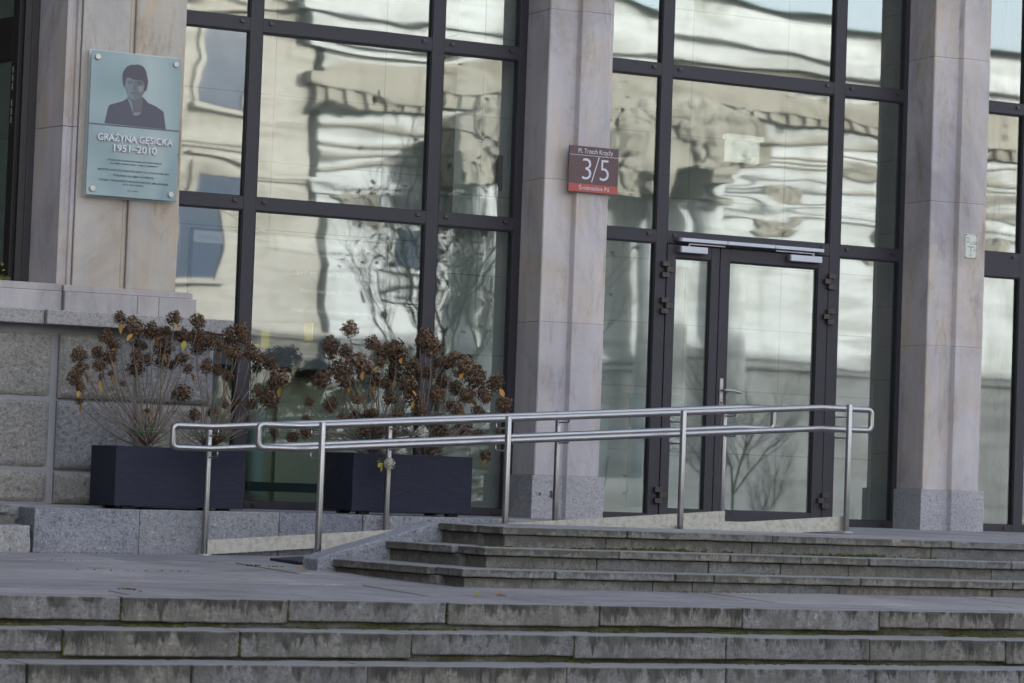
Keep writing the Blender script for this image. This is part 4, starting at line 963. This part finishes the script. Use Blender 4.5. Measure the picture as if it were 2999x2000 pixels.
# ================================================================ moss and litter
random.seed(21); m = MB()
def mossline(x0, x1, y, zf, dens, thr, r0=.006, sy=.012, off=0):
    x = x0
    while x < x1:
        x += random.expovariate(dens)
        if noise.noise(Vector((x * 1.3 + off, y, 5))) > thr:
            m.blob((x, y + random.uniform(-sy, sy), zf(x, y) + .002), r0 * random.uniform(.5, 1.3), (1.5, 1, .7), 5, 3, .35)
mossline(-6, 5, -6.025, lambda x, y: -.539 - .0018 * x, 130, .02, .012, .022)
mossline(-6, 5, -6.355, lambda x, y: -.6855 - .0021 * x, 70, .12, .009, .03, 9)
mossline(-1.2, 8, -3.945, lambda x, y: -.135 - .003 * (x + 1), 90, .05, .008, .015, 4)
mossline(-1.2, 8, -4.245, lambda x, y: -.257 - .0025 * (x + 1), 50, .22, .006, .012, 14)
mossline(-1.2, 8, -4.56, lambda x, y: zland(x, y), 60, .1, .006, .012, 24)
mossline(-3.2, -1.2, -1.37, lambda x, y: zland(x, y), 50, .05, .006, .010, 34)
for j, y in ((0, -2.28), (1, -3.38)): mossline(-5, -2, y, lambda x, y_: zland(x, y_), 22, .30, .004, .006, 44 + j * 7)
for (x, y) in ((-2.1, -2.6), (-2.0, -2.7), (-3.9, -5.3), (-1.32, -3.72), (3.1, -1.0), (-1.33, -4.05)):
    for i in range(14): m.blob((x + random.gauss(0, .03), y + random.gauss(0, .02), (zland(x, y) if y < -1.5 and x < 2 else 0) + .003), .007, (1, 1, .8), 5, 3, .4)
for (px, k) in ((357, 0), (847, 0), (1310, 0), (2572, 0), (195, 1), (700, 1), (2497, 1), (1653, 1), (2893, 1)):      # moss in upright joints
    yf, zt, sl, th, _ = F[k]; x = fx(px, yf)
    for i in range(22): m.blob((x + random.gauss(0, .003), yf + .004, zt - th * random.uniform(.35, 1.05) + sl * x), .0055, (.7, .8, 1.3), 5, 3, .4)
for x in (.1, 1.55, 3.7):
    for i in range(80): m.blob((x + random.gauss(0, .22), -3.94 + random.uniform(-.012, .004), -.133 - .003 * (x + 1) + random.uniform(0, .014)), .008, (1.3, .8, .8), 5, 3, .4)
ms = m.build("moss", M['moss'], smooth=False); tag(ms, kind="stuff")

LV = [(-2.02, -3.20, "zl", .055, 'leaf_dry', "curled brown leaf lying on the landing just left of the lowest upper step"),
      (-1.72, -5.35, "zl", .075, 'leaf_dry', "long brown dead leaf near the middle of the landing edge"),
      (-1.86, -5.37, "zl", .075, 'leaf_green', "pale yellow blade beside the long brown leaf on the landing edge"),
      (-3.95, -5.60, "zl", .035, 'leaf_dry', "small reddish leaf scrap on the landing at left"),
      (-.18, -1.28, "0", .085, 'leaf_dry', "tan dry leaf tucked under the front of the right planter"),
      (-4.85, -6.24, "f2", .05, 'leaf_dry', "brown leaf in the mossy groove at the far left of the foreground steps"),
      (-3.72, -6.24, "f2", .05, 'leaf_dry', "brown leaf in the groove below the third foreground block from the left"),
      (.62, -1.25, "0", .04, 'leaf_dry', "tiny brown leaf on the kerb in front of the first pillar")]
for (x, y, k, L, mt_, lab) in LV:
    z = {"zl": zland(x, y), "0": 0, "f2": -.539 - .0018 * x}[k] + .006
    m = MB(); leaf_mesh(m, Vector((x - L / 2, y, z + .004)), Vector((1, random.uniform(-.4, .4), .08)), L, L * .4, .15); leaf_mesh(m, Vector((x - L * .35, y + .004, z + .010)), Vector((1, .3, .12)), L * .6, L * .35, -.3)
    o = m.build("fallen_leaf", M[mt_], loc=(x, y, z)); tag(o, lab, "leaf", "fallen leaves on the steps and landing")

# ================================================================ what the glass mirrors: the far side of the square
def far_wall(name, c1, c2):
    t = NT(name); z = t.n("ShaderNodeSeparateXYZ"); t.l(t.tc.outputs["Object"], z.inputs[0])
    c = t.mix(c1, c2, t.noise(.35, 5, .6))
    st = t.ramp(t.noise(1.0, 6, .7, t.vec((.22, .22, 2.2)), .6), [(.40, (.64, .64, .60)), (.5, (1, 1, 1)), (.62, (1.12, 1.12, 1.12))]); c = t.mix(c, st, .75, 'MULTIPLY')
    st = t.ramp(t.noise(.5, 6, .7, t.vec((1.2, 1.2, .5), loc=(4, 4, 1)), 1.2), [(.50, (1, 1, 1)), (.66, (.62, .62, .56))]); c = t.mix(c, st, .8, 'MULTIPLY')
    return t.done(c, .9)
M['far_a'] = far_wall("cream render", (.29, .28, .25), (.38, .37, .34))
M['far_b'] = far_wall("white render", (.40, .425, .43), (.47, .495, .505))
M['far_c'] = far_wall("carved stone", (.19, .18, .15), (.32, .31, .275))
M['copper'] = far_wall("green copper", (.16, .26, .20), (.22, .34, .26))
M['far_glass'] = flat("dark window panes", (.03, .05, .09), .15, 0, 0, .8)
FY = -60
def far_building(x0, x1, h, mat, label, wins, cornices, seed, y=FY, roof=True):
    r = thing("reflected_building", ((x0 + x1) / 2, y, -1.3), label, "building")
    m = MB(); m.box(x0, x1, y - 14, y, -1.3, h); m.build("wall", mat, r)
    for (z, d_, th, dent) in cornices:
        m = MB(); m.box(x0 - d_, x1 + d_, y, y + d_, z, z + th * .45); m.box(x0 - d_ * .6, x1 + d_ * .6, y, y + d_ * .6, z - th * .5, z); m.box(x0, x1, y, y + d_ * .35, z + th * .45, z + th * .8)
        if dent:
            x = x0
            while x < x1: m.box(x, x + .28, y, y + d_ * .85, z - th * .5, z - .02); x += .62
        m.build("cornice", M['far_c'] if dent else mat, r)
    for (wx, wz, ww, wh) in wins:
        m = MB(); m.box(wx, wx + ww, y - .1, y + .03, wz, wz + wh); w1 = m.build("window", M['far_glass'], r)
        m = MB(); m.box(wx - .18, wx, y, y + .12, wz - .1, wz + wh + .2); m.box(wx + ww, wx + ww + .18, y, y + .12, wz - .1, wz + wh + .2); m.box(wx, wx + ww, y, y + .12, wz + wh, wz + wh + .2)
        m.box(wx - .3, wx + ww + .3, y, y + .3, wz - .25, wz - .1); m.box(wx - .3, wx + ww + .3, y, y + .35, wz + wh + .5, wz + wh + .65); m.build("frame", mat, w1)
    if roof: m = MB(); m.add([(x0 - .5, y + .6, h), (x1 + .5, y + .6, h), (x1 + .5, y - 7, h + .9), (x0 - .5, y - 7, h + .9), (x0 - .5, y - 14, h), (x1 + .5, y - 14, h)], [(0, 1, 2, 3), (3, 2, 5, 4)]); m.build("roof", M['copper'], r)
    return r
far_building(-14, 24.5, 24, M['far_a'], "cream rendered block mirrored in the upper left window panes",
             [(x, z, 1.5, 2.3) for x in (1, 5, 9, 13, 17, 20.6) for z in (1.6, 6.0, 10.6, 15.2, 19.5)], [(4.6, .35, .4, False), (9.4, .3, .35, False), (14.3, .5, .6, False), (23.4, .9, 1.0, True)], 1)
fb = far_building(24.8, 62, 15.7, M['far_b'], "white palace front with dentilled cornices mirrored in the door and right window panes",
             [(x, z, 0.9, 1.7) for x in (27.0, 47.6, 52, 56.4) for z in (6.4,)] + [(x, 1.0, 1.1, 2.0) for x in (52, 56.4)], [(14.1, 1.0, 1.2, False), (12.3, .6, .9, True), (9.3, .35, .5, False), (4.4, .3, .5, False)], 2)
m = MB()
for x in (29.5, 32.2, 35.0, 37.8):
    m.tube([(x, FY + 1.3, .8), (x, FY + 1.3, 9.2)], .55, 16, taper=.85)
m.box(28.4, 39, FY, FY + 2.2, -1.3, .8); m.build("column", M['far_b'], fb, smooth=False)
m = MB(); m.box(28.2, 39.2, FY, FY + 2.4, 9.9, 11.0)
for k in range(5): m.box(28.3 + k * 2.2, 29.2 + k * 2.2, FY + .3, FY + 2.5, 9.2, 9.95)
m.add([(28.0, FY + 2.6, 11.0), (39.4, FY + 2.6, 11.0), (33.7, FY + 2.6, 13.6), (28.0, FY, 11.0), (39.4, FY, 11.0), (33.7, FY, 13.6)], [(0, 1, 2), (3, 5, 4), (0, 3, 4, 1), (1, 4, 5, 2), (2, 5, 3, 0)])
for k in range(120): m.blob((random.uniform(29, 38.5), FY + 2.6, random.uniform(9.9, 12)), random.uniform(.15, .4), (1, .5, 1), 7, 5, .3)
m.build("pediment", M['far_c'], fb)
m = MB()
for k in range(260): m.blob((random.uniform(39.5, 61.5), FY + .1, 12.55 + random.uniform(-.25, .5)), random.uniform(.1, .3), (1.3, .6, .8), 7, 5, .35)
for cx_ in (26.2, 41.2, 45.4, 49.8, 54.2, 58.6):
    for k in range(26): m.blob((cx_ + random.uniform(-.7, .7), FY + .1, random.uniform(8.3, 9.2)), random.uniform(.1, .26), (1, .6, 1), 7, 5, .35)
for z in (10.0, 10.35, 10.7, 11.3, 13.3, 13.6): m.box(24.8, 62, FY, FY + .16, z, z + .12)
m.build("carved_relief", M['far_c'], fb)
m = MB(); m.box(40.6, 41.6, FY - .1, FY + .05, 8.2, 9.2); m.build("niche", flat("niche shade colour", (.13, .12, .10), .9), fb)  # dark panel proud of the wall; the recess's shade is in its colour

# bare and evergreen trees between the camera side and the square, seen in the panes
def tree(x, y, z0, h, seed, label, leaves=0, spread=.5, trunk_r=.09, dens=3):
    r = random.Random(seed); root = thing("bare_tree", (x, y, z0), label, "tree")
    tm = MB(); tips = []
    def limb(p, d, L, rad, lev):
        pts = [p]; q = p.copy(); dd = d.copy()
        for i in range(5):
            dd = (dd + Vector((r.uniform(-.16, .16), r.uniform(-.16, .16), r.uniform(-.02, .12)))).normalized(); q = q + dd * L / 5; pts.append(q.copy())
            if lev < 4 and i > (1 if lev == 0 else 0):
                for _ in range(dens if lev == 0 else 1 + (r.random() < .5)):
                    an = r.uniform(0, 6.28); s = spread * r.uniform(.7, 1.5)
                    nd = (dd + Vector((math.cos(an) * s, math.sin(an) * s, r.uniform(0, .3)))).normalized(); limb(q.copy(), nd, L * r.uniform(.45, .62), rad * .55 * (1 - i * .08), lev + 1)
        tm.tube(pts, rad, 5 if lev else 8, taper=.45, caps=False)
        if lev >= 3: tips.extend(pts[2:])
    limb(Vector((x, y, z0)), Vector((0, 0, 1)), h, trunk_r, 0)
    tm.build("trunk", M['bark'], root, smooth=True)
    if leaves:
        m = MB()
        for i in range(leaves):
            c = r.choice(tips) + Vector((r.gauss(0, .06), r.gauss(0, .06), r.gauss(0, .06))); leaf_mesh(m, c, Vector((r.uniform(-1, 1), r.uniform(-1, 1), r.uniform(-1, .4))), .09, .06)
        m.build("crown", M['leaf_dark'], root)
    return root
random.seed(5)
tree(7.2, -14.2, -1.3, 3.6, 3, "leafless tree with a few leaves mirrored in the left window", 420, .55, .05)
tree(10.4, -18.0, -1.3, 3.4, 8, "thin bare tree mirrored beside the left window mullion", 160, .5, .05)
tree(11.3, -14.0, -1.3, 1.9, 5, "low bare bush mirrored in the lower door pane", 0, .65, .035, 3)
tree(12.4, -14.6, -1.3, 1.3, 6, "small bare sapling mirrored in the lower door pane at right", 0, .5, .02, 2)
for i, (x, y, s) in enumerate(((17.5, -44, 1.9), (20.5, -45, 2.3), (23.2, -44, 1.6), (14.0, -46, 2.4))):
    r_ = thing("evergreen_bush", (x, y, -1.3), ["rounded dark evergreen bush mirrored low in the left window", "tallest dark evergreen bush mirrored low in the left window", "narrow dark evergreen bush between two larger mirrored ones", "wide dark evergreen bush at the left of the mirrored row"][i], "bush", "evergreens across the square")
    m = MB()
    for k in range(900):
        v = Vector((random.gauss(0, 1), random.gauss(0, 1), random.gauss(0, 1))).normalized() * random.uniform(.5, 1); c = Vector((x + v.x * s * .8, y + v.y * s * .8, -1.3 + s * 1.15 + v.z * s))
        leaf_mesh(m, c, v, .28, .2)
    m.build("foliage", M['leaf_dark'], r_)
    m = MB(); m.tube([(x, y, -1.3), (x, y, -.2)], .12, 8); m.build("trunk", M['bark'], r_)
